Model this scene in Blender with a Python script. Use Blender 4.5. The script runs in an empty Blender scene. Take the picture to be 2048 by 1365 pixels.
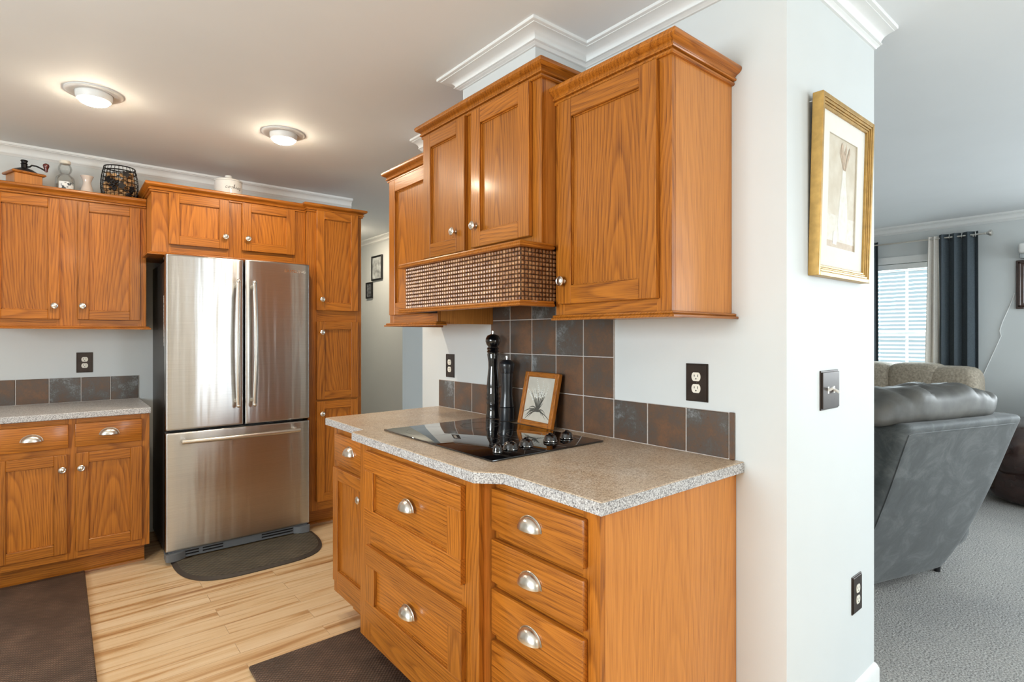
import bpy, bmesh, math, random
from mathutils import Vector, Matrix
random.seed(7)
S = bpy.context.scene
COL = S.collection
PI = math.pi
# ------------------------------------------------------------------ camera, world, exposure
YAW = 0.688
cam = bpy.data.objects.new('camera', bpy.data.cameras.new('camera'))
COL.objects.link(cam)
cam.location = (0, 0, 1.31)
cam.rotation_euler = (PI / 2, 0, -YAW)
cam.data.sensor_width = 36.0
cam.data.lens = 36.0 * 1103.0 / 2048.0
cam.data.shift_y = -10.0 / 2048.0
cam.data.clip_start = 0.02
S.camera = cam
S.view_settings.view_transform = 'Standard'
S.view_settings.look = 'None'
S.view_settings.gamma = 1.0
S.view_settings.use_curve_mapping = False
S.view_settings.exposure = 0.12
S.cycles.use_denoising = True
S.cycles.max_bounces = 8
S.cycles.diffuse_bounces = 4
S.cycles.glossy_bounces = 4
S.cycles.transparent_max_bounces = 12
S.cycles.caustics_reflective = False
S.cycles.caustics_refractive = False
S.cycles.sample_clamp_indirect = 4.0
w = bpy.data.worlds.new('sky')
S.world = w
w.use_nodes = True
w.node_tree.nodes['Background'].inputs[0].default_value = (0.70, 0.91, 1.0, 1)
w.node_tree.nodes['Background'].inputs[1].default_value = 0.8

CEIL = 2.44
REAR = -2.7          # rear wall plane (behind the camera)
LEFT = -2.3
WX = 1.643           # cooktop wall
FY = 4.378           # refrigerator wall
PX1 = 2.36           # living room side of the partition
PY0 = 0.735          # near end of the partition
PY1 = 2.823
LX = 6.72            # far living room wall
HX = 2.83            # hallway wall
HY = 5.28            # living room end wall


def area(name, loc, rot, sx, sy, power, col):
    l = bpy.data.lights.new(name, 'AREA')
    l.shape = 'RECTANGLE'
    l.size, l.size_y = sx, sy
    l.energy = power
    l.color = col
    o = bpy.data.objects.new(name, l)
    o.location = loc
    o.rotation_euler = rot
    COL.objects.link(o)
    return o


# daylight entering through known and added windows (each lamp fills its window opening)
DAY = (0.86, 0.95, 1.0)
area('daylight_patio_door', (2.0, REAR - 0.05, 1.10), (PI / 2, 0, 0), 0.75, 2.0, 48, DAY)
area('added_daylight_living_rear', (5.5, REAR - 0.05, 1.45), (PI / 2, 0, 0), 1.7, 1.3, 62, DAY)  # its window is added behind the view to light partition and recliner
area('added_daylight_living_side', (LX + 0.05, -1.2, 1.5), (PI / 2, 0, PI / 2), 1.2, 1.1, 70, DAY)  # added out-of-view window, lifts the living room ceiling and carpet
area('added_daylight_left', (LEFT - 0.05, 0.9, 1.55), (PI / 2, 0, -PI / 2), 1.5, 1.0, 95, DAY)  # invented window on the unseen left wall, supplies cool kitchen daylight
area('daylight_living_window', (LX + 0.12, 1.82, 1.5), (PI / 2, 0, PI / 2), 0.8, 1.1, 55, DAY)


# ------------------------------------------------------------------ node helpers
def nodes_of(name):
    m = bpy.data.materials.new(name)
    m.use_nodes = True
    nt = m.node_tree
    return m, nt, nt.nodes['Principled BSDF']


def nd(nt, typ, ins=None, **props):
    n = nt.nodes.new(typ)
    for k, v in props.items():
        setattr(n, k, v)
    for k, v in (ins or {}).items():
        s = n.inputs[k]
        if isinstance(v, bpy.types.NodeSocket):
            nt.links.new(v, s)
        else:
            s.default_value = v
    return n


def mth(nt, op, a, b=0.0, c=None):
    n = nt.nodes.new('ShaderNodeMath')
    n.operation = op
    for i, v in enumerate((a, b) if c is None else (a, b, c)):
        if isinstance(v, bpy.types.NodeSocket):
            nt.links.new(v, n.inputs[i])
        else:
            n.inputs[i].default_value = v
    return n.outputs[0]


def ramp(nt, fac, stops):
    n = nt.nodes.new('ShaderNodeValToRGB')
    e = n.color_ramp.elements
    e[0].position, e[0].color = stops[0][0], (*stops[0][1], 1)
    e[1].position, e[1].color = stops[-1][0], (*stops[-1][1], 1)
    for p, c in stops[1:-1]:
        q = e.new(p)
        q.color = (*c, 1)
    nt.links.new(fac, n.inputs[0])
    return n.outputs[0]


def mix(nt, fac, a, b, blend='MIX'):
    n = nt.nodes.new('ShaderNodeMix')
    n.data_type = 'RGBA'
    n.blend_type = blend
    for s, v in ((n.inputs[0], fac), (n.inputs[6], a), (n.inputs[7], b)):
        if isinstance(v, bpy.types.NodeSocket):
            nt.links.new(v, s)
        else:
            s.default_value = v if not isinstance(v, tuple) else (*v, 1)
    return n.outputs[2]


def bump(nt, bs, h, strength=0.2, dist=0.002):
    n = nd(nt, 'ShaderNodeBump', {'Height': h, 'Strength': strength, 'Distance': dist})
    nt.links.new(n.outputs[0], bs.inputs['Normal'])


def plain(name, col, rough=0.5, metal=0.0, var=0.04, scale=30.0, coat=0.0, bmp=0.0, spec=0.5):
    m, nt, bs = nodes_of(name)
    tc = nd(nt, 'ShaderNodeTexCoord')
    nz = nd(nt, 'ShaderNodeTexNoise', {'Vector': tc.outputs['Object'], 'Scale': scale, 'Detail': 3.0})
    c = ramp(nt, nz.outputs[0], [(0.3, tuple(x * (1 - var) for x in col)), (0.7, tuple(min(1, x * (1 + var)) for x in col))])
    nt.links.new(c, bs.inputs['Base Color'])
    bs.inputs['Roughness'].default_value = rough
    bs.inputs['Metallic'].default_value = metal
    bs.inputs['Coat Weight'].default_value = coat
    bs.inputs['Coat Roughness'].default_value = 0.08
    bs.inputs['Specular IOR Level'].default_value = spec
    if bmp:
        bump(nt, bs, nz.outputs[0], bmp)
    return m


def oak(name, axis, ring=1.0, light=(0.47, 0.158, 0.017), dark=(0.125, 0.028, 0.003), freq=95.0):
    m, nt, bs = nodes_of(name)
    tc = nd(nt, 'ShaderNodeTexCoord')
    oi = nd(nt, 'ShaderNodeObjectInfo')
    sp = nd(nt, 'ShaderNodeSeparateXYZ', {0: tc.outputs['Object']})
    x, y, z = sp.outputs
    if axis == 'z':
        al, ac, de = z, mth(nt, 'ADD', x, y), mth(nt, 'SUBTRACT', x, y)
    elif axis == 'x':
        al, ac, de = x, mth(nt, 'ADD', z, y), mth(nt, 'SUBTRACT', z, y)
    else:
        al, ac, de = y, mth(nt, 'ADD', z, x), mth(nt, 'SUBTRACT', z, x)
    r1 = oi.outputs['Random']
    r2 = mth(nt, 'FRACT', mth(nt, 'MULTIPLY', r1, 17.37))
    r3 = mth(nt, 'FRACT', mth(nt, 'MULTIPLY', r1, 91.73))
    al2 = mth(nt, 'ADD', al, mth(nt, 'MULTIPLY', r1, 9.0))
    lo = nd(nt, 'ShaderNodeCombineXYZ', {0: mth(nt, 'MULTIPLY', ac, 3.0), 1: mth(nt, 'MULTIPLY', de, 2.0), 2: mth(nt, 'MULTIPLY', al2, 1.1)})
    n1 = nd(nt, 'ShaderNodeTexNoise', {'Vector': lo.outputs[0], 'Scale': 1.0, 'Detail': 3.0, 'Roughness': 0.55})
    wob = mth(nt, 'MULTIPLY', mth(nt, 'SUBTRACT', n1.outputs[0], 0.5), 0.10)
    # boards are cut nearly along the trunk: rings of a slightly tilted cone give cathedral arches
    per = mth(nt, 'WRAP', mth(nt, 'ADD', ac, mth(nt, 'MULTIPLY', r2, 0.9)), 0.16, -0.16)
    a = mth(nt, 'ADD', per, wob)
    b = mth(nt, 'ADD', mth(nt, 'MULTIPLY', al, 0.055), mth(nt, 'ADD', mth(nt, 'MULTIPLY', r3, 0.10), 0.012))
    rad = mth(nt, 'SQRT', mth(nt, 'ADD', mth(nt, 'MULTIPLY', a, a), mth(nt, 'MULTIPLY', b, b)))
    fr = mth(nt, 'FRACT', mth(nt, 'ADD', mth(nt, 'MULTIPLY', rad, freq), mth(nt, 'MULTIPLY', n1.outputs[0], 1.6)))
    up = nd(nt, 'ShaderNodeMapRange', {0: fr, 1: 0.0, 2: 0.16, 3: 0.0, 4: 1.0}).outputs[0]
    rg = mth(nt, 'MULTIPLY', up, mth(nt, 'POWER', mth(nt, 'SUBTRACT', 1.0, fr), 1.6))
    hi = nd(nt, 'ShaderNodeCombineXYZ', {0: mth(nt, 'MULTIPLY', ac, 300.0), 1: mth(nt, 'MULTIPLY', de, 300.0), 2: mth(nt, 'MULTIPLY', al2, 7.0)})
    n2 = nd(nt, 'ShaderNodeTexNoise', {'Vector': hi.outputs[0], 'Scale': 1.0, 'Detail': 2.0})
    pore = nd(nt, 'ShaderNodeMapRange', {0: n2.outputs[0], 1: 0.48, 2: 0.66, 3: 0.0, 4: 1.0}).outputs[0]
    md = nd(nt, 'ShaderNodeCombineXYZ', {0: mth(nt, 'MULTIPLY', ac, 40.0), 1: mth(nt, 'MULTIPLY', de, 40.0), 2: mth(nt, 'MULTIPLY', al2, 2.0)})
    n3 = nd(nt, 'ShaderNodeTexNoise', {'Vector': md.outputs[0], 'Scale': 1.0, 'Detail': 2.0})
    f = mth(nt, 'ADD', mth(nt, 'MULTIPLY', rg, 0.58 * ring), mth(nt, 'MULTIPLY', pore, 0.46))
    f = mth(nt, 'ADD', f, mth(nt, 'MULTIPLY', mth(nt, 'SUBTRACT', n3.outputs[0], 0.45), 0.55))
    c = ramp(nt, f, [(0.0, light), (0.42, tuple(0.62 * l + 0.38 * d for l, d in zip(light, dark))), (1.0, dark)])
    tone = mth(nt, 'ADD', 0.90, mth(nt, 'MULTIPLY', r2, 0.2))
    hs = nd(nt, 'ShaderNodeHueSaturation', {'Value': tone, 'Color': c})
    nt.links.new(hs.outputs[0], bs.inputs['Base Color'])
    bs.inputs['Roughness'].default_value = 0.34
    bs.inputs['Coat Weight'].default_value = 0.25
    bs.inputs['Coat Roughness'].default_value = 0.14
    bs.inputs['Specular IOR Level'].default_value = 0.35
    bump(nt, bs, mth(nt, 'MULTIPLY', f, -1.0), 0.12, 0.001)
    return m


M = {}
M['oak_x'] = oak('oak_grain_along_x', 'x')
M['oak_y'] = oak('oak_grain_along_y', 'y')
M['oak_z'] = oak('oak_grain_upright', 'z')
M['ven_z'] = oak('oak_veneer_upright', 'z', 0.5, (0.62, 0.240, 0.045), (0.30, 0.085, 0.012), 70)
M['wall'] = plain('painted_wall', (0.66, 0.69, 0.69), 0.6, var=0.012, scale=4, bmp=0.02)
M['ceiling'] = plain('ceiling_paint', (0.79, 0.81, 0.82), 0.75, var=0.012, scale=3)
M['trim'] = plain('white_trim_paint', (0.82, 0.83, 0.82), 0.4, var=0.01)
M['black'] = plain('black_plastic', (0.008, 0.008, 0.009), 0.35)
M['dark'] = plain('dark_void', (0.02, 0.018, 0.016), 0.8)
M['nickel'] = plain('satin_nickel', (0.74, 0.71, 0.66), 0.28, 1.0, 0.03, 60)
M['chrome'] = plain('chrome', (0.8, 0.8, 0.8), 0.08, 1.0, 0.0)
M['bronze'] = plain('oil_rubbed_bronze_plate', (0.045, 0.032, 0.026), 0.35, 0.6, 0.25, 20)
M['plate'] = plain('slate_grey_plate', (0.055, 0.065, 0.075), 0.4, 0.3)
M['ivory'] = plain('ivory_plastic', (0.82, 0.78, 0.68), 0.35)
M['whitepl'] = plain('white_plastic', (0.86, 0.86, 0.84), 0.35)
M['greypl'] = plain('grey_plastic', (0.15, 0.16, 0.17), 0.4)
M['fridge_side'] = plain('fridge_side_grey', (0.035, 0.030, 0.027), 0.4, 0.2)
M['gold'] = plain('antique_gold_frame', (0.47, 0.285, 0.085), 0.38, 0.6, 0.15, 40)
M['gloss_black'] = plain('black_lacquer', (0.004, 0.004, 0.005), 0.08, coat=1.0)
M['satin_black'] = plain('satin_black_lacquer', (0.012, 0.014, 0.018), 0.28, coat=0.3)
M['ceramic'] = plain('white_glazed_ceramic', (0.86, 0.85, 0.82), 0.12, coat=0.6, var=0.01)
M['blush'] = plain('blush_glass', (0.70, 0.60, 0.53), 0.12, coat=0.4)
M['iron'] = plain('black_cast_iron', (0.010, 0.008, 0.008), 0.4, 0.5)
M['cherry'] = plain('red_brown_turned_wood', (0.11, 0.012, 0.008), 0.2, coat=0.6)
M['cork'] = plain('cork', (0.62, 0.36, 0.16), 0.8, 0, 0.3, 160)
M['ink'] = plain('black_ink', (0.02, 0.02, 0.02), 0.6)
M['matboard'] = plain('cream_mat_board', (0.80, 0.78, 0.71), 0.8, var=0.02)
M['plaque'] = plain('pale_stone_panel', (0.60, 0.56, 0.48), 0.7, var=0.05)
M['leaf_ink'] = plain('etched_dark_line', (0.10, 0.095, 0.08), 0.7)
M['pale_ink'] = plain('raised_white_flower', (0.86, 0.85, 0.80), 0.6)
M['beige_couch'] = plain('tan_ribbed_upholstery', (0.33, 0.28, 0.215), 0.85, 0, 0.3, 60, bmp=0.4)
M['brown_leather'] = plain('dark_brown_leather', (0.030, 0.014, 0.011), 0.22, 0, 0.3, 12, coat=0.3, bmp=0.15)
M['curtain_dark'] = plain('charcoal_blue_curtain', (0.060, 0.078, 0.092), 0.8, 0, 0.15, 80)
M['curtain_white'] = plain('cream_curtain', (0.80, 0.76, 0.70), 0.85, 0, 0.05, 80)
M['walnut'] = plain('dark_walnut_frame', (0.050, 0.022, 0.013), 0.3, 0, 0.3, 30, coat=0.3)
M['photo_grey'] = plain('grey_photograph', (0.42, 0.45, 0.46), 0.25, 0, 0.5, 14)
M['photo_dark'] = plain('dark_photograph', (0.12, 0.13, 0.14), 0.25, 0, 0.8, 30)
M['photo_warm'] = plain('faded_landscape_print', (0.56, 0.55, 0.48), 0.4, 0, 0.35, 9)
M['red'] = plain('red_marker', (0.5, 0.02, 0.02), 0.4)
M['rubber_edge'] = plain('brown_rubber_edge', (0.045, 0.035, 0.027), 0.55)


def simple_emission(name, col, s):
    m, nt, bs = nodes_of(name)
    bs.inputs['Base Color'].default_value = (*col, 1)
    bs.inputs['Emission Color'].default_value = (*col, 1)
    bs.inputs['Emission Strength'].default_value = s
    return m


M['bulb'] = simple_emission('lit_lamp_lens', (1.0, 0.84, 0.63), 290.0)


def glass(name, tint=(0.95, 0.97, 0.97), refl=0.5):
    m, nt, bs = nodes_of(name)
    out = nt.nodes['Material Output']
    tr = nd(nt, 'ShaderNodeBsdfTransparent', {0: (*tint, 1)})
    gl = nd(nt, 'ShaderNodeBsdfGlossy', {'Roughness': 0.02})
    lw = nd(nt, 'ShaderNodeLayerWeight', {'Blend': 0.25})
    fac = mth(nt, 'MULTIPLY', lw.outputs['Fresnel'], refl)
    mx = nd(nt, 'ShaderNodeMixShader', {0: fac, 1: tr.outputs[0], 2: gl.outputs[0]})
    nt.links.new(mx.outputs[0], out.inputs[0])
    return m


M['glass'] = glass('clear_pane')
M['bottle_glass'] = glass('clear_bottle_glass', (0.985, 0.99, 0.985), 0.5)


def mk_stainless():
    m, nt, bs = nodes_of('brushed_stainless')
    tc = nd(nt, 'ShaderNodeTexCoord')
    mp = nd(nt, 'ShaderNodeMapping', {'Vector': tc.outputs['Object'], 'Scale': (4, 4, 900)})
    nz = nd(nt, 'ShaderNodeTexNoise', {'Vector': mp.outputs[0], 'Scale': 1.0, 'Detail': 2.0})
    c = ramp(nt, nz.outputs[0], [(0.3, (0.52, 0.52, 0.515)), (0.7, (0.60, 0.60, 0.59))])
    nt.links.new(c, bs.inputs['Base Color'])
    bs.inputs['Metallic'].default_value = 1.0
    bs.inputs['Roughness'].default_value = 0.28
    bs.inputs['Anisotropic'].default_value = 0.95
    mp2 = nd(nt, 'ShaderNodeMapping', {'Vector': tc.outputs['Object'], 'Scale': (9, 9, 0.5)})
    nz2 = nd(nt, 'ShaderNodeTexNoise', {'Vector': mp2.outputs[0], 'Scale': 1.0, 'Detail': 3.0, 'Roughness': 0.45})
    bump(nt, bs, nz2.outputs[0], 1.0, 0.0045)
    tg = nd(nt, 'ShaderNodeTangent', direction_type='RADIAL', axis='Z')
    nt.links.new(tg.outputs[0], bs.inputs['Tangent'])
    bs.inputs['Anisotropic Rotation'].default_value = 0.25
    return m


M['steel'] = mk_stainless()


def mk_laminate():
    m, nt, bs = nodes_of('speckled_stone_laminate')
    tc = nd(nt, 'ShaderNodeTexCoord')
    v = nd(nt, 'ShaderNodeTexNoise', {'Vector': tc.outputs['Object'], 'Scale': 260.0, 'Detail': 3.0, 'Roughness': 0.7})
    v2 = nd(nt, 'ShaderNodeTexNoise', {'Vector': tc.outputs['Object'], 'Scale': 110.0, 'Detail': 2.0})
    v3 = nd(nt, 'ShaderNodeTexNoise', {'Vector': tc.outputs['Object'], 'Scale': 9.0, 'Detail': 2.0})
    c = ramp(nt, v.outputs[0], [(0.30, (0.16, 0.115, 0.08)), (0.42, (0.47, 0.35, 0.24)), (0.54, (0.66, 0.55, 0.43)), (0.70, (0.80, 0.74, 0.65))])
    c2 = ramp(nt, v2.outputs[0], [(0.34, (0.66, 0.56, 0.48)), (0.48, (1, 1, 1))])
    c = mix(nt, 0.6, c, c2, 'MULTIPLY')
    c3 = ramp(nt, v3.outputs[0], [(0.35, (0.92, 0.86, 0.78)), (0.65, (1.0, 1.0, 1.0))])
    c = mix(nt, 1.0, c, c3, 'MULTIPLY')
    nt.links.new(c, bs.inputs['Base Color'])
    bs.inputs['Roughness'].default_value = 0.30
    bump(nt, bs, v.outputs[0], 0.05)
    return m


M['laminate'] = mk_laminate()


def mk_edge():
    m, nt, bs = nodes_of('speckled_stone_laminate_edge')
    tc = nd(nt, 'ShaderNodeTexCoord')
    v = nd(nt, 'ShaderNodeTexNoise', {'Vector': tc.outputs['Object'], 'Scale': 230.0, 'Detail': 3.0, 'Roughness': 0.7})
    c = ramp(nt, v.outputs[0], [(0.34, (0.10, 0.10, 0.11)), (0.46, (0.36, 0.35, 0.35)), (0.55, (0.56, 0.56, 0.56)), (0.68, (0.74, 0.74, 0.73))])
    nt.links.new(c, bs.inputs['Base Color'])
    bs.inputs['Roughness'].default_value = 0.35
    return m


M['lam_edge'] = mk_edge()


def mk_tile():
    m, nt, bs = nodes_of('bronze_slate_tile')
    tc = nd(nt, 'ShaderNodeTexCoord')
    at = nd(nt, 'ShaderNodeAttribute', attribute_name='tile_id')
    r = at.outputs['Fac']
    off = nd(nt, 'ShaderNodeVectorMath', {0: tc.outputs['Object']}, operation='ADD')
    cb = nd(nt, 'ShaderNodeCombineXYZ', {0: mth(nt, 'MULTIPLY', r, 31.0), 1: mth(nt, 'MULTIPLY', r, 17.0), 2: mth(nt, 'MULTIPLY', r, 23.0)})
    nt.links.new(cb.outputs[0], off.inputs[1])
    big = nd(nt, 'ShaderNodeTexNoise', {'Vector': off.outputs[0], 'Scale': 9.0, 'Detail': 3.0, 'Roughness': 0.6})
    fine = nd(nt, 'ShaderNodeTexNoise', {'Vector': off.outputs[0], 'Scale': 120.0, 'Detail': 4.0, 'Roughness': 0.8})
    r2 = mth(nt, 'FRACT', mth(nt, 'MULTIPLY', r, 7.31))
    f = mth(nt, 'ADD', big.outputs[0], mth(nt, 'MULTIPLY', mth(nt, 'SUBTRACT', r2, 0.5), 0.26))
    f = mth(nt, 'ADD', f, mth(nt, 'MULTIPLY', mth(nt, 'SUBTRACT', fine.outputs[0], 0.5), 0.60))
    c = ramp(nt, f, [(0.22, (0.22, 0.115, 0.065)), (0.40, (0.155, 0.098, 0.068)), (0.53, (0.125, 0.095, 0.078)), (0.66, (0.125, 0.118, 0.112)), (0.84, (0.32, 0.34, 0.35))])  # palest grey stop paints sheen into the tile colour
    nt.links.new(c, bs.inputs['Base Color'])
    bs.inputs['Metallic'].default_value = 0.35
    ro = nd(nt, 'ShaderNodeMapRange', {0: fine.outputs[0], 1: 0.3, 2: 0.7, 3: 0.26, 4: 0.46}).outputs[0]
    nt.links.new(ro, bs.inputs['Roughness'])
    bump(nt, bs, fine.outputs[0], 0.12, 0.002)
    return m


M['tile'] = mk_tile()
M['grout'] = plain('pale_grout', (0.55, 0.50, 0.46), 0.8, var=0.08, scale=120)


def mk_floor():
    m, nt, bs = nodes_of('light_wood_plank')
    tc = nd(nt, 'ShaderNodeTexCoord')
    br = nd(nt, 'ShaderNodeTexBrick', {'Vector': tc.outputs['Object'], 'Color1': (0, 0, 0, 1), 'Color2': (1, 1, 1, 1), 'Mortar': (0.5, 0.5, 0.5, 1),
            'Scale': 1.0, 'Mortar Size': 0.0012, 'Mortar Smooth': 0.0, 'Bias': 0.0, 'Brick Width': 0.92, 'Row Height': 0.095}, offset=0.37, offset_frequency=2)
    r = nd(nt, 'ShaderNodeSeparateColor', {0: br.outputs[0]}).outputs[0]
    sp = nd(nt, 'ShaderNodeSeparateXYZ', {0: tc.outputs['Object']})
    x = mth(nt, 'ADD', sp.outputs[0], mth(nt, 'MULTIPLY', r, 23.0))
    y = mth(nt, 'ADD', sp.outputs[1], mth(nt, 'MULTIPLY', r, 11.0))
    v1 = nd(nt, 'ShaderNodeCombineXYZ', {0: mth(nt, 'MULTIPLY', x, 1.3), 1: mth(nt, 'MULTIPLY', y, 22.0)})
    v2 = nd(nt, 'ShaderNodeCombineXYZ', {0: mth(nt, 'MULTIPLY', x, 6.0), 1: mth(nt, 'MULTIPLY', y, 160.0)})
    n1 = nd(nt, 'ShaderNodeTexNoise', {'Vector': v1.outputs[0], 'Scale': 1.0, 'Detail': 3.0, 'Distortion': 0.6})
    n2 = nd(nt, 'ShaderNodeTexNoise', {'Vector': v2.outputs[0], 'Scale': 1.0, 'Detail': 2.0})
    f = mth(nt, 'ADD', n1.outputs[0], mth(nt, 'MULTIPLY', mth(nt, 'SUBTRACT', r, 0.5), 0.16))
    f = mth(nt, 'ADD', f, mth(nt, 'MULTIPLY', mth(nt, 'SUBTRACT', n2.outputs[0], 0.5), 0.16))
    c = ramp(nt, f, [(0.28, (0.76, 0.57, 0.36)), (0.52, (0.69, 0.48, 0.27)), (0.62, (0.54, 0.32, 0.145)), (0.78, (0.30, 0.13, 0.042))])
    c = mix(nt, mth(nt, 'MULTIPLY', br.outputs['Fac'], 0.5), c, (0.25, 0.15, 0.08))
    nt.links.new(c, bs.inputs['Base Color'])
    bs.inputs['Roughness'].default_value = 0.38
    bump(nt, bs, mth(nt, 'SUBTRACT', n2.outputs[0], mth(nt, 'MULTIPLY', br.outputs['Fac'], 2.0)), 0.08, 0.002)
    return m


M['floor'] = mk_floor()


def mk_carpet():
    m, nt, bs = nodes_of('grey_beige_carpet')
    tc = nd(nt, 'ShaderNodeTexCoord')
    n1 = nd(nt, 'ShaderNodeTexNoise', {'Vector': tc.outputs['Object'], 'Scale': 130.0, 'Detail': 3.0, 'Roughness': 0.7})
    n2 = nd(nt, 'ShaderNodeTexNoise', {'Vector': tc.outputs['Object'], 'Scale': 2.2, 'Detail': 2.0})
    c = ramp(nt, n1.outputs[0], [(0.34, (0.17, 0.165, 0.16)), (0.50, (0.45, 0.435, 0.41)), (0.66, (0.70, 0.68, 0.65))])
    c2 = ramp(nt, n2.outputs[0], [(0.35, (0.85, 0.86, 0.88)), (0.65, (1, 1, 1))])
    c = mix(nt, 1.0, c, c2, 'MULTIPLY')
    nt.links.new(c, bs.inputs['Base Color'])
    bs.inputs['Roughness'].default_value = 0.95
    bs.inputs['Specular IOR Level'].default_value = 0.1
    bump(nt, bs, n1.outputs[0], 0.9, 0.01)
    return m


M['carpet'] = mk_carpet()


def mk_mat(name, base, weave, k=1.0):
    m, nt, bs = nodes_of(name)
    tc = nd(nt, 'ShaderNodeTexCoord')
    sp = nd(nt, 'ShaderNodeSeparateXYZ', {0: tc.outputs['Object']})
    sx = mth(nt, 'SINE', mth(nt, 'MULTIPLY', sp.outputs[0], 2 * PI / weave))
    sy = mth(nt, 'SINE', mth(nt, 'MULTIPLY', sp.outputs[1], 2 * PI / weave))
    wv = mth(nt, 'MULTIPLY', sx, sy)
    n1 = nd(nt, 'ShaderNodeTexNoise', {'Vector': tc.outputs['Object'], 'Scale': 400.0, 'Detail': 2.0})
    n2 = nd(nt, 'ShaderNodeTexNoise', {'Vector': tc.outputs['Object'], 'Scale': 7.0, 'Detail': 4.0, 'Roughness': 0.7})
    c = ramp(nt, mth(nt, 'ADD', mth(nt, 'MULTIPLY', wv, 0.18), mth(nt, 'ADD', mth(nt, 'MULTIPLY', n2.outputs[0], 0.5), mth(nt, 'MULTIPLY', n1.outputs[0], 0.25))),
             [(0.22, tuple(b * 0.5 for b in base)), (0.42, base), (0.50, tuple(b * (1 + 0.5 * k) for b in base)), (0.62, tuple(b * (1 + 2.4 * k) for b in base))])
    nt.links.new(c, bs.inputs['Base Color'])
    bs.inputs['Roughness'].default_value = 0.6
    bump(nt, bs, wv, 0.4, 0.002)
    return m


M['mat_brown'] = mk_mat('woven_brown_vinyl', (0.085, 0.053, 0.037), 0.016)
M['mat_olive'] = mk_mat('basket_weave_olive_vinyl', (0.085, 0.070, 0.048), 0.034, 0.3)


def mk_rattan():
    m, nt, bs = nodes_of('copper_woven_panel')
    tc = nd(nt, 'ShaderNodeTexCoord')
    n1 = nd(nt, 'ShaderNodeTexNoise', {'Vector': tc.outputs['Object'], 'Scale': 70.0, 'Detail': 3.0})
    c = ramp(nt, n1.outputs[0], [(0.3, (0.13, 0.045, 0.014)), (0.5, (0.26, 0.112, 0.040)), (0.7, (0.44, 0.235, 0.105))])
    nt.links.new(c, bs.inputs['Base Color'])
    bs.inputs['Metallic'].default_value = 0.2
    bs.inputs['Roughness'].default_value = 0.38
    bs.inputs['Coat Weight'].default_value = 0.25
    return m


M['rattan'] = mk_rattan()
M['rattan_gap'] = plain('woven_panel_backing', (0.035, 0.012, 0.005), 0.6)


def mk_suede():
    m, nt, bs = nodes_of('slate_grey_suede')
    tc = nd(nt, 'ShaderNodeTexCoord')
    n1 = nd(nt, 'ShaderNodeTexNoise', {'Vector': tc.outputs['Object'], 'Scale': 7.0, 'Detail': 9.0, 'Roughness': 0.74, 'Distortion': 0.8})
    c = ramp(nt, n1.outputs[0], [(0.32, (0.034, 0.040, 0.042)), (0.50, (0.056, 0.065, 0.068)), (0.68, (0.120, 0.130, 0.132))])
    nt.links.new(c, bs.inputs['Base Color'])
    bs.inputs['Roughness'].default_value = 0.62
    bs.inputs['Sheen Weight'].default_value = 0.2
    bump(nt, bs, n1.outputs[0], 0.1, 0.004)
    return m


M['suede'] = mk_suede()
M['grey_leather'] = plain('taupe_grey_leather', (0.085, 0.082, 0.074), 0.5, 0, 0.3, 14, bmp=0.1)


def mk_label(name, scale):
    m, nt, bs = nodes_of(name)
    tc = nd(nt, 'ShaderNodeTexCoord')
    n1 = nd(nt, 'ShaderNodeTexNoise', {'Vector': tc.outputs['Object'], 'Scale': scale, 'Detail': 2.0})
    c = ramp(nt, n1.outputs[0], [(0.38, (0.05, 0.06, 0.07)), (0.45, (0.75, 0.77, 0.76)), (0.6, (0.88, 0.88, 0.86))])
    nt.links.new(c, bs.inputs['Base Color'])
    return m


M['bottle_label'] = mk_label('printed_white_label', 45.0)
M['sticker'] = mk_label('printed_white_sticker', 120.0)


def mk_burner_glass():
    m, nt, bs = nodes_of('black_ceramic_glass')
    bs.inputs['Base Color'].default_value = (0.004, 0.004, 0.005, 1)
    bs.inputs['Roughness'].default_value = 0.03
    bs.inputs['Coat Weight'].default_value = 0.6
    bs.inputs['Coat Roughness'].default_value = 0.01
    bs.inputs['Specular IOR Level'].default_value = 0.7
    return m


M['cook_glass'] = mk_burner_glass()
M['ring_print'] = plain('grey_burner_print', (0.16, 0.16, 0.16), 0.3)


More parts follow.
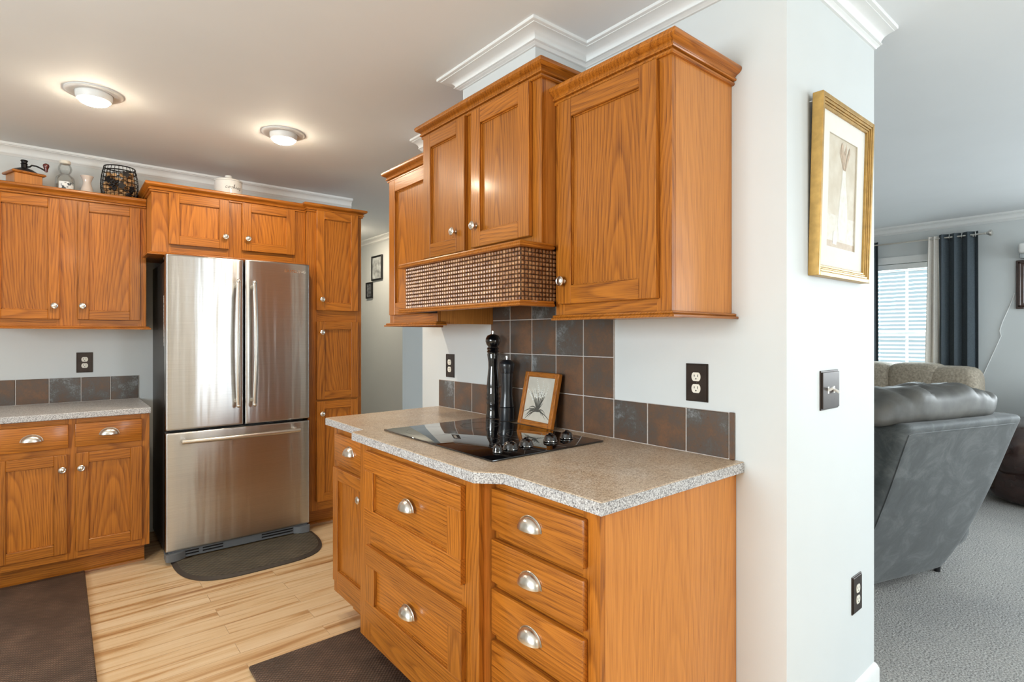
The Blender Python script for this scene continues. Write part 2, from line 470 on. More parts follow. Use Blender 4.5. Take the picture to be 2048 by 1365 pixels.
# ------------------------------------------------------------------ mesh builder
class B:
    def __init__(s):
        s.bm = bmesh.new()

    def _mark(s):
        return len(s.bm.faces), len(s.bm.verts)

    def faces_since(s, n):
        s.bm.faces.ensure_lookup_table()
        return s.bm.faces[n:]

    def box(s, lo, hi, mat=0, bev=0.0, seg=1):
        lo, hi = [min(a, b) for a, b in zip(lo, hi)], [max(a, b) for a, b in zip(lo, hi)]
        if bev:
            t = bmesh.new()
            vs = [t.verts.new((x, y, z)) for x in (lo[0], hi[0]) for y in (lo[1], hi[1]) for z in (lo[2], hi[2])]
            for q in ((0, 1, 3, 2), (4, 6, 7, 5), (0, 4, 5, 1), (2, 3, 7, 6), (0, 2, 6, 4), (1, 5, 7, 3)):
                t.faces.new([vs[i] for i in q])
            bmesh.ops.bevel(t, geom=list(t.edges), offset=bev, segments=seg, affect='EDGES', profile=0.5)
            s.merge(t, mat)
            return
        vs = [s.bm.verts.new((x, y, z)) for x in (lo[0], hi[0]) for y in (lo[1], hi[1]) for z in (lo[2], hi[2])]
        for q in ((0, 1, 3, 2), (4, 6, 7, 5), (0, 4, 5, 1), (2, 3, 7, 6), (0, 2, 6, 4), (1, 5, 7, 3)):
            f = s.bm.faces.new([vs[i] for i in q])
            f.material_index = mat

    def merge(s, t, mat=None, mtx=None):
        mp = {}
        for v in t.verts:
            mp[v] = s.bm.verts.new(mtx @ v.co if mtx else v.co)
        for f in t.faces:
            try:
                g = s.bm.faces.new([mp[v] for v in f.verts])
                g.material_index = f.material_index if mat is None else mat
                g.smooth = f.smooth
            except ValueError:
                pass
        t.free()

    def poly_prism(s, pts, z0, z1, mat=0, side=None):
        lo = [s.bm.verts.new((x, y, z0)) for x, y in pts]
        hi = [s.bm.verts.new((x, y, z1)) for x, y in pts]
        s.bm.faces.new(lo[::-1]).material_index = mat
        s.bm.faces.new(hi).material_index = mat
        n = len(pts)
        for i in range(n):
            f = s.bm.faces.new([lo[i], lo[(i + 1) % n], hi[(i + 1) % n], hi[i]])
            f.material_index = mat if side is None else side

    def lathe(s, prof, origin=(0, 0, 0), axis=(0, 0, 1), seg=24, mat=0, cap=True):
        ax = Vector(axis).normalized()
        e1 = ax.orthogonal().normalized()
        e2 = ax.cross(e1)
        o = Vector(origin)
        rings = []
        for r, h in prof:
            rings.append([s.bm.verts.new(o + ax * h + (e1 * math.cos(2 * PI * i / seg) + e2 * math.sin(2 * PI * i / seg)) * max(r, 1e-5)) for i in range(seg)])
        for a, b in zip(rings, rings[1:]):
            for i in range(seg):
                f = s.bm.faces.new([a[i], a[(i + 1) % seg], b[(i + 1) % seg], b[i]])
                f.material_index = mat
                f.smooth = True
        if cap:
            for rg, fl in ((rings[0], True), (rings[-1], False)):
                f = s.bm.faces.new(rg[::-1] if fl else rg)
                f.material_index = mat

    def tube(s, pts, r, seg=8, mat=0, ry=None, closed=False):
        pts = [Vector(p) for p in pts]
        n = len(pts)
        rings = []
        up = None
        for i, p in enumerate(pts):
            if closed:
                d = (pts[(i + 1) % n] - pts[i - 1]).normalized()
            else:
                d = (pts[min(i + 1, n - 1)] - pts[max(i - 1, 0)]).normalized()
            if up is None:
                up = d.orthogonal().normalized()
            else:
                up = (up - d * up.dot(d))
                up = up.normalized() if up.length > 1e-6 else d.orthogonal().normalized()
            e2 = d.cross(up)
            rr = r[i] if isinstance(r, (list, tuple)) else r
            rings.append([s.bm.verts.new(p + up * rr * math.cos(2 * PI * k / seg) + e2 * (ry or rr) * math.sin(2 * PI * k / seg)) for k in range(seg)])
        m = n if closed else n - 1
        for i in range(m):
            a, b = rings[i], rings[(i + 1) % n]
            for k in range(seg):
                f = s.bm.faces.new([a[k], a[(k + 1) % seg], b[(k + 1) % seg], b[k]])
                f.material_index = mat
                f.smooth = True
        if not closed:
            s.bm.faces.new(rings[0][::-1]).material_index = mat
            s.bm.faces.new(rings[-1]).material_index = mat

    def sweep(s, prof, path, mats=(0, 0), flip=False):
        """profile [(out, z)] carried along a mitred polyline [(x, y)]; out is to the right of travel (left if flip)"""
        P = [Vector((x, y)) for x, y in path]
        n = len(P)
        sg = -1.0 if flip else 1.0
        nrm = []
        for i in range(n - 1):
            d = (P[i + 1] - P[i]).normalized()
            nrm.append(Vector((d.y, -d.x)) * sg)
        off = []
        for i in range(n):
            if i == 0:
                off.append(nrm[0])
            elif i == n - 1:
                off.append(nrm[-1])
            else:
                b = (nrm[i - 1] + nrm[i]).normalized()
                off.append(b / max(0.2, b.dot(nrm[i])))
        rows = [[s.bm.verts.new((P[i].x + off[i].x * o, P[i].y + off[i].y * o, z)) for o, z in prof] for i in range(n)]
        k = len(prof)
        for i in range(n - 1):
            d = P[i + 1] - P[i]
            mi = mats[0] if abs(d.x) >= abs(d.y) else mats[1]
            for j in range(k):
                f = s.bm.faces.new([rows[i][j], rows[i + 1][j], rows[i + 1][(j + 1) % k], rows[i][(j + 1) % k]])
                f.material_index = mi
        for rw, i in ((rows[0], 0), (rows[-1], n - 2)):
            d = P[i + 1] - P[i]
            f = s.bm.faces.new(rw)
            f.material_index = mats[0] if abs(d.x) >= abs(d.y) else mats[1]

    def sphere(s, c, r, mat=0, u=12, v=8, sc=(1, 1, 1), mtx=None):
        t = bmesh.new()
        bmesh.ops.create_uvsphere(t, u_segments=u, v_segments=v, radius=r)
        for f in t.faces:
            f.smooth = True
        m = Matrix.Translation(Vector(c)) @ (mtx or Matrix()) @ Matrix.Diagonal((*sc, 1))
        s.merge(t, mat, m)

    def superbox(s, c, half, e=0.35, mat=0, nu=28, nv=16, mtx=None, fn=None):
        """a cushion-like superellipsoid"""
        def pw(a, p):
            return math.copysign(abs(a) ** p, a)
        rows = []
        m = Matrix.Translation(Vector(c)) @ (mtx or Matrix())
        for j in range(1, nv):
            ph = -PI / 2 + PI * j / nv
            row = []
            for i in range(nu):
                th = 2 * PI * i / nu
                p = Vector((half[0] * pw(math.cos(ph), e) * pw(math.cos(th), e), half[1] * pw(math.cos(ph), e) * pw(math.sin(th), e), half[2] * pw(math.sin(ph), e)))
                if fn:
                    p = fn(p)
                row.append(s.bm.verts.new(m @ p))
            rows.append(row)
        bt, tp = Vector((0, 0, -half[2])), Vector((0, 0, half[2]))
        if fn:
            bt, tp = fn(bt), fn(tp)
        vb, vt = s.bm.verts.new(m @ bt), s.bm.verts.new(m @ tp)
        for a, b in zip(rows, rows[1:]):
            for i in range(nu):
                f = s.bm.faces.new([a[i], a[(i + 1) % nu], b[(i + 1) % nu], b[i]])
                f.smooth = True
                f.material_index = mat
        for i in range(nu):
            f = s.bm.faces.new([vb, rows[0][(i + 1) % nu], rows[0][i]])
            f.smooth = True
            f.material_index = mat
            f = s.bm.faces.new([rows[-1][i], rows[-1][(i + 1) % nu], vt])
            f.smooth = True
            f.material_index = mat


WORLD = {}


def finish(name, b, mats, base=(0, 0, 0), auto=35):
    bmesh.ops.recalc_face_normals(b.bm, faces=b.bm.faces)
    me = bpy.data.meshes.new(name)
    if tuple(base) != (0, 0, 0):
        bmesh.ops.translate(b.bm, verts=b.bm.verts, vec=-Vector(base))
    b.bm.to_mesh(me)
    b.bm.free()
    for m in mats:
        me.materials.append(M[m] if isinstance(m, str) else m)
    if auto:
        for p in me.polygons:
            p.use_smooth = True
        me.set_sharp_from_angle(angle=math.radians(auto))
    return me


def tag(o, label=None, cat=None, group=None, kind=None):
    if label:
        o['label'] = label
    if cat:
        o['category'] = cat
    if group:
        o['group'] = group
    if kind:
        o['kind'] = kind
    return o


def thing(name, loc, label, cat, group=None):
    o = bpy.data.objects.new(name, None)
    COL.objects.link(o)
    o.location = loc
    o.empty_display_size = 0.05
    WORLD[o] = Vector(loc)
    return tag(o, label, cat, group)


def part(name, b, mats, parent, label=None, auto=35):
    base = WORLD[parent]
    o = bpy.data.objects.new(name, finish(name, b, mats, base, auto))
    COL.objects.link(o)
    o.parent = parent
    WORLD[o] = base
    if label:
        o['label'] = label
    return o


def inst(name, mesh, loc, parent, label=None):
    o = bpy.data.objects.new(name, mesh)
    COL.objects.link(o)
    o.parent = parent
    o.location = Vector(loc) - WORLD[parent]
    if label:
        o['label'] = label
    return o


def single(name, b, mats, loc, label, cat, group=None, auto=35):
    o = bpy.data.objects.new(name, finish(name, b, mats, loc, auto))
    COL.objects.link(o)
    o.location = loc
    WORLD[o] = Vector(loc)
    return tag(o, label, cat, group)


def struct(name, b, mats, auto=0, parent=None):
    o = bpy.data.objects.new(name, finish(name, b, mats, (0, 0, 0), auto))
    COL.objects.link(o)
    WORLD[o] = Vector((0, 0, 0))
    if parent:
        o.parent = parent
    else:
        o['kind'] = 'structure'
    return o


class Face:
    """a wall-like frame: u along the front, d out of it towards the room, z up"""
    def __init__(s, kind, at):
        s.kind, s.at = kind, at

    def __call__(s, u, d, z):
        return (u, s.at - d, z) if s.kind == 'y' else (s.at - d, u, z)

    @property
    def out(s):
        return Vector((0, -1, 0)) if s.kind == 'y' else Vector((-1, 0, 0))

    def box(s, b, u0, u1, d0, d1, z0, z1, mat=0, bev=0.0, seg=1):
        b.box(s(u0, d0, z0), s(u1, d1, z1), mat, bev, seg)

    @property
    def oak_u(s):
        return 'oak_x' if s.kind == 'y' else 'oak_y'


# ------------------------------------------------------------------ room shell
b = B()
b.box((LEFT - 0.1, REAR - 0.1, -0.1), (1.66, 8.6, 0.0))
b.box((1.66, PY0, -0.1), (PX1, 8.6, 0.0))
struct('floor', b, ['floor'])
b = B()
b.box((1.66, REAR - 0.1, -0.1), (LX + 0.1, PY0, 0.0))
b.box((PX1, PY0, -0.1), (LX + 0.1, HY + 0.1, 0.0))
b.box((PX1, HY + 0.1, -0.1), (HX + 0.1, 8.6, 0.0))
struct('floor_living', b, ['carpet'])
b = B()
b.box((LEFT - 0.1, REAR - 0.1, CEIL), (LX + 0.1, 8.6, CEIL + 0.1))
struct('ceiling', b, ['ceiling'])
b = B()
b.box((LEFT - 0.12, FY, 0), (1.87, FY + 0.12, CEIL))
struct('wall_refrigerator', b, ['wall'])
b = B()
b.box((WX, PY0, 0), (PX1, PY1, CEIL))
struct('wall_cooktop', b, ['wall'])
b = B()
b.box((1.37, 1.530, 2.2005), (WX, 2.005, CEIL))       # boxed duct above the hood cabinet
struct('wall_soffit', b, ['wall'])
b = B()
b.box((HX, HY, 0), (HX + 0.12, 8.6, CEIL))
b.box((HX + 0.12, HY, 0), (LX + 0.1, HY + 0.12, CEIL))
struct('wall_hall', b, ['wall'])
b = B()
b.box((1.75, 8.5, 0), (HX, 8.6, CEIL))
b.box((1.75, FY + 0.12, 0), (1.87, 8.5, CEIL))
struct('wall_hall_end', b, ['wall'])


def wall_with_opening(name, kind, at, u0, u1, openings, thick):
    """wall whose room face lies at `at`; openings [(ua, ub, za, zb)]; thick is signed outwards"""
    b = B()
    us = sorted(openings)
    cur = u0

    def bx(a, c, z0, z1):
        if kind == 'y':
            b.box((a, at, z0), (c, at + thick, z1))
        else:
            b.box((at, a, z0), (at + thick, c, z1))
    for ua, ub, za, zb in us:
        bx(cur, ua, 0, CEIL)
        bx(ua, ub, 0, za)
        bx(ua, ub, zb, CEIL)
        cur = ub
    bx(cur, u1, 0, CEIL)
    return struct(name, b, ['wall'])


wall_with_opening('wall_rear', 'y', REAR, LEFT - 0.1, LX + 0.1, [(1.62, 2.40, 0.08, 2.1), (4.65, 6.35, 0.8, 2.1)], -0.12)
wall_with_opening('wall_left', 'x', LEFT, REAR - 0.1, FY + 0.1, [(0.15, 1.65, 1.05, 2.05)], -0.12)
WIN = (1.42, 2.22, 0.95, 2.06)
wall_with_opening('wall_living', 'x', LX, REAR - 0.1, HY + 0.1, [(-1.85, -0.55, 0.95, 2.06), WIN], 0.14)


def casing(name, kind, at, sgn, u0, u1, z0, z1, cw=0.07, rails=(), mull=()):
    """window casing, sash bars and panes around an opening; sgn = direction of the room along the wall normal"""
    b = B()

    def bx(a, c, p, q, n0, n1, mat=0):
        n0, n1 = at + sgn * n0, at + sgn * n1
        if kind == 'y':
            b.box((a, n0, p), (c, n1, q), mat)
        else:
            b.box((n0, a, p), (n1, c, q), mat)
    bx(u0 - cw, u0, z0 - cw, z1 + cw, 0, 0.018)
    bx(u1, u1 + cw, z0 - cw, z1 + cw, 0, 0.018)
    bx(u0, u1, z1, z1 + cw, 0, 0.022)
    bx(u0, u1, z0 - cw, z0, 0, 0.03)
    fw = 0.045
    for a, c, p, q in ((u0, u0 + fw, z0, z1), (u1 - fw, u1, z0, z1), (u0, u1, z1 - fw, z1), (u0, u1, z0, z0 + fw)):
        bx(a, c, p, q, -0.11, -0.06)
    for zz in rails:
        bx(u0, u1, zz - 0.022, zz + 0.022, -0.105, -0.06)
    for uu in mull:
        bx(uu - 0.009, uu + 0.009, z0, z1, -0.095, -0.07)
    o = struct(name, b, ['trim'])
    b = B()
    bx(u0 + 0.01, u1 - 0.01, z0 + 0.01, z1 - 0.01, -0.086, -0.082)
    struct('pane', b, ['glass'], parent=o)
    return o


casing('window_1', 'x', LX, -1, *WIN, rails=(1.33,), mull=(1.82,))
casing('window_2', 'y', REAR, 1, 1.62, 2.40, 0.08, 2.1, mull=(2.01,))
casing('added_window_3', 'y', REAR, 1, 4.65, 6.35, 0.8, 2.1, rails=(1.4,), mull=(5.5,))  # added opening for the extra rear living room daylight
casing('added_window_5', 'x', LX, -1, -1.85, -0.55, 0.95, 2.06, rails=(1.33,))  # unseen extra window, put in to brighten the living room
casing('added_window_4', 'x', LEFT, 1, 0.15, 1.65, 1.05, 2.05, mull=(0.9,))  # made-up left window, admits the added kitchen daylight


def crown_prof(proj, h, top):
    q = [(0, 0), (0.10, 0), (0.13, 0.05), (0.22, 0.10), (0.26, 0.14), (0.30, 0.14), (0.35, 0.17), (0.35, 0.22), (0.30, 0.24), (0.29, 0.29), (0.31, 0.40), (0.37, 0.52),
         (0.47, 0.62), (0.60, 0.69), (0.74, 0.725), (0.84, 0.735), (0.84, 0.78), (0.93, 0.79), (0.985, 0.81), (1.0, 0.84), (1.0, 1.0), (0, 1.0)]
    return [(proj * a, top - h + h * c) for a, c in q]


b = B()
b.sweep(crown_prof(0.045, 0.070, CEIL), [(LEFT, FY), (1.87, FY)])
struct('trim_1', b, ['trim'], 30)
b = B()
b.sweep(crown_prof(0.084, 0.052, CEIL), [(WX, PY1), (WX, 2.005), (1.37, 2.005), (1.37, 1.530), (WX, 1.530), (WX, PY0 + 0.001)], flip=False)
struct('trim_2', b, ['trim'], 30)
b = B()
b.sweep(crown_prof(0.078, 0.058, CEIL), [(WX, PY0), (PX1, PY0)])
struct('trim_3', b, ['trim'], 30)
b = B()
b.sweep(crown_prof(0.075, 0.075, CEIL), [(LX, HY), (LX, REAR)])
struct('trim_4', b, ['trim'], 30)
b = B()
b.sweep(crown_prof(0.06, 0.062, CEIL), [(HX, 8.5), (HX, HY)])
struct('trim_5', b, ['trim'], 30)
b = B()
bp = [(0, 0), (0.014, 0), (0.014, 0.065), (0.009, 0.078), (0.004, 0.086), (0, 0.088)]
b.sweep(bp, [(WX, PY0), (PX1, PY0), (PX1, PY1)])
struct('baseboard_partition', b, ['trim'], 30)
b = B()
b.sweep(bp, [(LX, HY), (LX, REAR)])
struct('baseboard_living', b, ['trim'], 30)
b = B()
b.sweep(bp, [(HX, 8.5), (HX, HY), (LX, HY)], flip=True)
struct('baseboard_hall', b, ['trim'], 30)

# ------------------------------------------------------------------ hardware shared by the cabinets
KN = [(0.0055, 0.0), (0.0075, 0.001), (0.0060, 0.004), (0.0050, 0.010), (0.0065, 0.014), (0.0125, 0.0165), (0.0165, 0.0195), (0.0165, 0.022),
      (0.0135, 0.0245), (0.0115, 0.0236), (0.0095, 0.0245), (0.0060, 0.0262), (0.0001, 0.0268)]


def knob_mesh(out):
    b = B()
    b.lathe(KN, (0, 0, 0), out, 24)
    return finish('knob', b, ['nickel'])


def cup_mesh(face):
    b = B()
    W2, D, H = 0.043, 0.026, 0.034
    nu, nv = 22, 9
    o = Vector(face(0, 0, 0)) - Vector(face(0, 0, 0))

    def P(u, d, z):
        return Vector((u, -d, z)) if face.kind == 'y' else Vector((-d, u, z))
    for k, sc in enumerate((1.0, 0.93)):
        rows = []
        for j in range(nv + 1):
            ps = PI / 2 * j / nv
            rows.append([b.bm.verts.new(P(W2 * sc * math.cos(PI * i / nu), 0.0015 + D * sc * math.sin(PI * i / nu) ** 0.8 * math.sin(ps), -0.016 + H * sc * math.sin(PI * i / nu) * math.cos(ps))) for i in range(nu + 1)])
        for j in range(nv):
            for i in range(nu):
                q = [rows[j][i], rows[j][i + 1], rows[j + 1][i + 1], rows[j + 1][i]]
                b.bm.faces.new(q)
        if k == 0:
            rim0 = rows[-1]
        else:
            for i in range(nu):
                b.bm.faces.new([rim0[i], rim0[i + 1], rows[-1][i + 1], rows[-1][i]])
    pts = [P((W2 + 0.002) * math.cos(PI * i / nu), 0.0015, -0.016 + (H + 0.002) * math.sin(PI * i / nu)) for i in range(nu + 1)]
    b.tube(pts, 0.0016, 6)
    bmesh.ops.remove_doubles(b.bm, verts=b.bm.verts, dist=0.0002)
    return finish('cup_pull', b, ['nickel'])


FR = Face('y', 0)
ST = Face('x', 0)
KNOB = {'y': knob_mesh((0, -1, 0)), 'x': knob_mesh((-1, 0, 0))}
CUP = {'y': cup_mesh(FR), 'x': cup_mesh(ST)}


def shaker(face, parent, u0, u1, z0, z1, d0, name='door', fw=0.055, t=0.02, knob=None, cup=None, horiz=False, label=None):
    b = B()
    bv = 0.0018
    d1 = d0 + t
    if horiz:
        face.box(b, u0, u1, d0, d1, z1 - fw, z1, 1, bv)
        face.box(b, u0, u1, d0, d1, z0, z0 + fw, 1, bv)
        face.box(b, u0, u0 + fw, d0, d1, z0 + fw, z1 - fw, 0, bv)
        face.box(b, u1 - fw, u1, d0, d1, z0 + fw, z1 - fw, 0, bv)
    else:
        face.box(b, u0, u0 + fw, d0, d1, z0, z1, 0, bv)
        face.box(b, u1 - fw, u1, d0, d1, z0, z1, 0, bv)
        face.box(b, u0 + fw, u1 - fw, d0, d1, z1 - fw, z1, 1, bv)
        face.box(b, u0 + fw, u1 - fw, d0, d1, z0, z0 + fw, 1, bv)
    # stepped inner edge and recessed panel
    e = 0.004
    for a, c, p, q in ((u0 + fw, u0 + fw + e, z0 + fw, z1 - fw), (u1 - fw - e, u1 - fw, z0 + fw, z1 - fw), (u0 + fw, u1 - fw, z0 + fw, z0 + fw + e), (u0 + fw, u1 - fw, z1 - fw - e, z1 - fw)):
        face.box(b, a, c, d0, d1 - 0.009, p, q, 0)
    o = part(name, b, ['oak_z', face.oak_u], parent, label)
    b = B()
    face.box(b, u0 + fw - 0.002, u1 - fw + 0.002, d0 + 0.002, d1 - 0.0125, z0 + fw - 0.002, z1 - fw + 0.002, 0)
    part('panel', b, [face.oak_u if horiz else 'oak_z'], o)
    if knob:
        inst('knob', KNOB[face.kind], face(knob[0], d1, knob[1]), o, 'round satin nickel knob')
    if cup:
        inst('cup_pull', CUP[face.kind], face(cup[0], d1, cup[1]), o, 'satin nickel cup pull')
    return o


def slab(face, parent, u0, u1, z0, z1, d0, cup, t=0.02):
    b = B()
    face.box(b, u0, u1, d0, d0 + t, z0, z1, 0, 0.004, 2)
    o = part('drawer', b, [face.oak_u], parent)
    inst('cup_pull', CUP[face.kind], face(cup[0], d0 + t, cup[1]), o, 'satin nickel cup pull')
    return o


CROWN_W = [(0, 0), (0.007, 0), (0.010, 0.003), (0.010, 0.008), (0.006, 0.0095), (0.006, 0.012), (0.015, 0.0135), (0.0165, 0.017), (0.0155, 0.020), (0.011, 0.0215), (0.012, 0.025), (0.017, 0.030), (0.026, 0.034), (0.0325, 0.040), (0.034, 0.047), (0.032, 0.053), (0.028, 0.055), (0, 0.055)]
BOTTOM_T = [(0, 0), (0.022, 0), (0.023, 0.003), (0.022, 0.007), (0.014, 0.009), (0.016, 0.012), (0.015, 0.016), (0.010, 0.018), (0, 0.018)]


def zprof(prof, z, sc=1.0, so=1.0):
    return [(o * so, z + h * sc) for o, h in prof]


# ------------------------------------------------------------------ refrigerator wall: base run
F1 = Face('y', 3.796)
G_BASE = 'oak base cabinets'
t = thing('base_cabinet', (0.07, 4.08, 0), 'oak base cabinet left of the refrigerator with two drawers over two doors', 'cabinet', None)
b = B()
F1.box(b, -0.275, 0.406, -0.56, -0.019, 0.105, 0.867, 0)
F1.box(b, -0.275, 0.388, -0.56, -0.075, 0.0, 0.105, 1)
part('body', b, ['ven_z', 'oak_x'], t)
b = B()
for a, c in ((-0.275, -0.225), (0.028, 0.080), (0.358, 0.406)):
    F1.box(b, a, c, -0.019, 0, 0.108, 0.867, 0, 0.001)
for p, q in ((0.828, 0.867), (0.672, 0.722), (0.108, 0.160)):
    F1.box(b, -0.275 + 0.006, 0.406 - 0.006, -0.018, -0.0006, p + 0.0005, q - 0.0005, 1, 0.001)
part('face_frame', b, ['oak_z', 'oak_x'], t)
b = B()
b.sweep([(0, 0), (0.014, 0), (0.013, 0.008), (0.008, 0.014), (0, 0.017)], [(-0.275, 3.871), (0.388, 3.871)])
part('shoe_moulding', b, ['oak_x'], t)
slab(F1, t, -0.256, 0.040, 0.711, 0.838, 0, (-0.108, 0.779))
slab(F1, t, 0.068, 0.368, 0.713, 0.838, 0, (0.217, 0.783))
shaker(F1, t, -0.262, 0.035, 0.150, 0.676, 0, knob=(0.014, 0.600))
shaker(F1, t, 0.072, 0.368, 0.150, 0.679, 0, knob=(0.093, 0.599))

b = B()
b.box((-0.30, 3.765, 0.867), (0.412, FY, 0.9), 0, 0.003)
for f in b.bm.faces:
    if abs(f.normal.z) < 0.5:
        f.material_index = 1
single('countertop', b, ['laminate', 'lam_edge'], (0.06, 4.07, 0.867), 'speckled tan laminate countertop left of the refrigerator', 'countertop')


def tiles(name, face, cols, rows_of, z0, label, loc, endcap=None):
    """cols: list of u edges; rows_of(i) -> list of z edges"""
    b = B()
    lay = b.bm.faces.layers.float.new('tile_id')
    k = 0
    for i in range(len(cols) - 1):
        zs = rows_of(i)
        for j in range(len(zs) - 1):
            n0 = len(b.bm.faces)
            g = 0.0018
            face.box(b, cols[i] + g, cols[i + 1] - g, 0.001, 0.009, zs[j] + g, zs[j + 1] - g, 0, 0.0022)
            b.bm.faces.ensure_lookup_table()
            rr = random.random()
            for f in b.bm.faces[n0:]:
                f[lay] = rr
        face.box(b, cols[i], cols[i + 1], 0.0006, 0.0068, zs[0], zs[-1] - 0.001, 1)
    if endcap:
        n0 = len(b.bm.faces)
        for u0, u1, za, zb in endcap:
            face.box(b, u0, u1, 0.0006, 0.0092, za, zb, 0, 0.002)
        b.bm.faces.ensure_lookup_table()
        for f in b.bm.faces[n0:]:
            f[lay] = 0.83
    return single(name, b, ['tile', 'grout'], loc, label, 'backsplash', auto=30)


FW = Face('y', FY)
tiles('tile_backsplash', FW, [-0.30, -0.197, -0.045, 0.108, 0.257, 0.406], lambda i: [0.9, 1.052], 0.9,
      'single row of bronze slate tiles on the refrigerator wall', (0.06, FY, 0.9))

# upper cabinet left of the refrigerator
F2 = Face('y', 4.04)
t = thing('wall_cabinet', (0.045, 4.2, 1.352), 'oak upper cabinet left of the refrigerator holding decor on top', 'cabinet')
b = B()
F2.box(b, -0.33, 0.412, -0.336, -0.019, 1.366, 2.118, 0)
part('body', b, ['ven_z'], t)
b = B()
for a, c in ((-0.33, -0.285), (-0.01, 0.098), (0.372, 0.415)):
    F2.box(b, a, c, -0.019, 0, 1.366, 2.112, 0, 0.001)
for p, q in ((1.366, 1.415), (2.06, 2.112)):
    F2.box(b, -0.33 + 0.006, 0.415 - 0.006, -0.018, -0.0006, p + 0.0005, q - 0.0005, 1, 0.001)
part('face_frame', b, ['oak_z', 'oak_x'], t)
b = B()
b.sweep(zprof(CROWN_W, 2.090), [(-0.33, 4.04), (0.413, 4.04)])
part('crown_moulding', b, ['oak_x', 'oak_y'], t)
b = B()
b.sweep(zprof(BOTTOM_T, 1.350), [(-0.33, 4.04), (0.415, 4.04), (0.415, 4.37)])
part('bottom_trim', b, ['oak_x', 'oak_y'], t)
shaker(F2, t, -0.292, 0.005, 1.405, 2.082, 0, knob=(-0.018, 1.480), fw=0.052)
shaker(F2, t, 0.084, 0.382, 1.405, 2.082, 0, knob=(0.106, 1.483), fw=0.052)

# cabinet over the refrigerator
F3 = Face('y', 3.80)
t = thing('wall_cabinet', (0.86, 4.1, 1.78), 'oak two door cabinet mounted above the stainless refrigerator', 'cabinet')
b = B()
F3.box(b, 0.416, 1.298, -0.576, -0.019, 1.80, 2.178, 0)
part('body', b, ['ven_z'], t)
b = B()
for a, c in ((0.415, 0.512), (0.81, 0.91), (1.212, 1.300)):
    F3.box(b, a, c, -0.019, 0, 1.80, 2.172, 0, 0.001)
for p, q in ((1.80, 1.862), (2.145, 2.172)):
    F3.box(b, 0.415 + 0.006, 1.300 - 0.006, -0.018, -0.0006, p + 0.0005, q - 0.0005, 1, 0.001)
part('face_frame', b, ['oak_z', 'oak_x'], t)
b = B()
b.sweep(zprof(CROWN_W, 2.150), [(0.415, 4.37), (0.415, 3.80), (1.300, 3.80)])
part('crown_moulding', b, ['oak_x', 'oak_y'], t)
b = B()
b.sweep(zprof(BOTTOM_T, 1.785), [(0.415, 4.02), (0.415, 3.80), (1.300, 3.80)])
part('bottom_trim', b, ['oak_x', 'oak_y'], t)
shaker(F3, t, 0.501, 0.821, 1.852, 2.155, 0, knob=(0.800, 1.926), fw=0.054)
shaker(F3, t, 0.898, 1.224, 1.852, 2.155, 0, knob=(0.930, 1.928), fw=0.054)

# pantry
F4 = Face('y', 3.76)
t = thing('pantry_cabinet', (1.49, 4.06, 0), 'tall narrow oak pantry cabinet right of the refrigerator', 'cabinet')
b = B()
F4.box(b, 1.304, 1.682, -0.616, -0.019, 0.115, 2.185, 0)
F4.box(b, 1.304, 1.672, -0.616, -0.092, 0.0, 0.115, 1)
part('body', b, ['ven_z', 'oak_x'], t)
b = B()
for a, c in ((1.302, 1.366), (1.644, 1.684)):
    F4.box(b, a, c, -0.019, 0, 0.115, 2.18, 0, 0.001)
for p, q in ((0.115, 0.185), (0.855, 0.885), (1.40, 1.50), (2.15, 2.18)):
    F4.box(b, 1.302 + 0.006, 1.684 - 0.006, -0.018, -0.0006, p + 0.0005, q - 0.0005, 1, 0.001)
part('face_frame', b, ['oak_z', 'oak_x'], t)
b = B()
b.sweep(zprof(CROWN_W, 2.156), [(1.302, 3.82), (1.302, 3.76), (1.684, 3.76), (1.684, 4.37)])
part('crown_moulding', b, ['oak_x', 'oak_y'], t)
b = B()
b.sweep([(0, 0), (0.012, 0), (0.010, 0.010), (0, 0.016)], [(1.304, 3.852), (1.672, 3.852)])
part('shoe_moulding', b, ['oak_x'], t)
shaker(F4, t, 1.357, 1.653, 1.486, 2.168, 0, knob=(1.390, 1.560), fw=0.054)
shaker(F4, t, 1.357, 1.655, 0.875, 1.410, 0, knob=(1.390, 1.335), fw=0.054)
shaker(F4, t, 1.357, 1.653, 0.176, 0.862, 0, knob=(1.390, 0.778), fw=0.054)

# refrigerator
FF = Face('y', 3.68)
t = thing('refrigerator', (0.878, 4.0, 0), 'stainless steel french door refrigerator with bottom freezer drawer', 'refrigerator')
b = B()
b.box((0.482, 3.765, 0.03), (1.274, 4.34, 1.755), 0, 0.006)
b.box((0.50, 3.74, 0.03), (1.256, 3.77, 1.75), 1)
part('body', b, ['fridge_side', 'black'], t, 'dark grey cabinet sides')


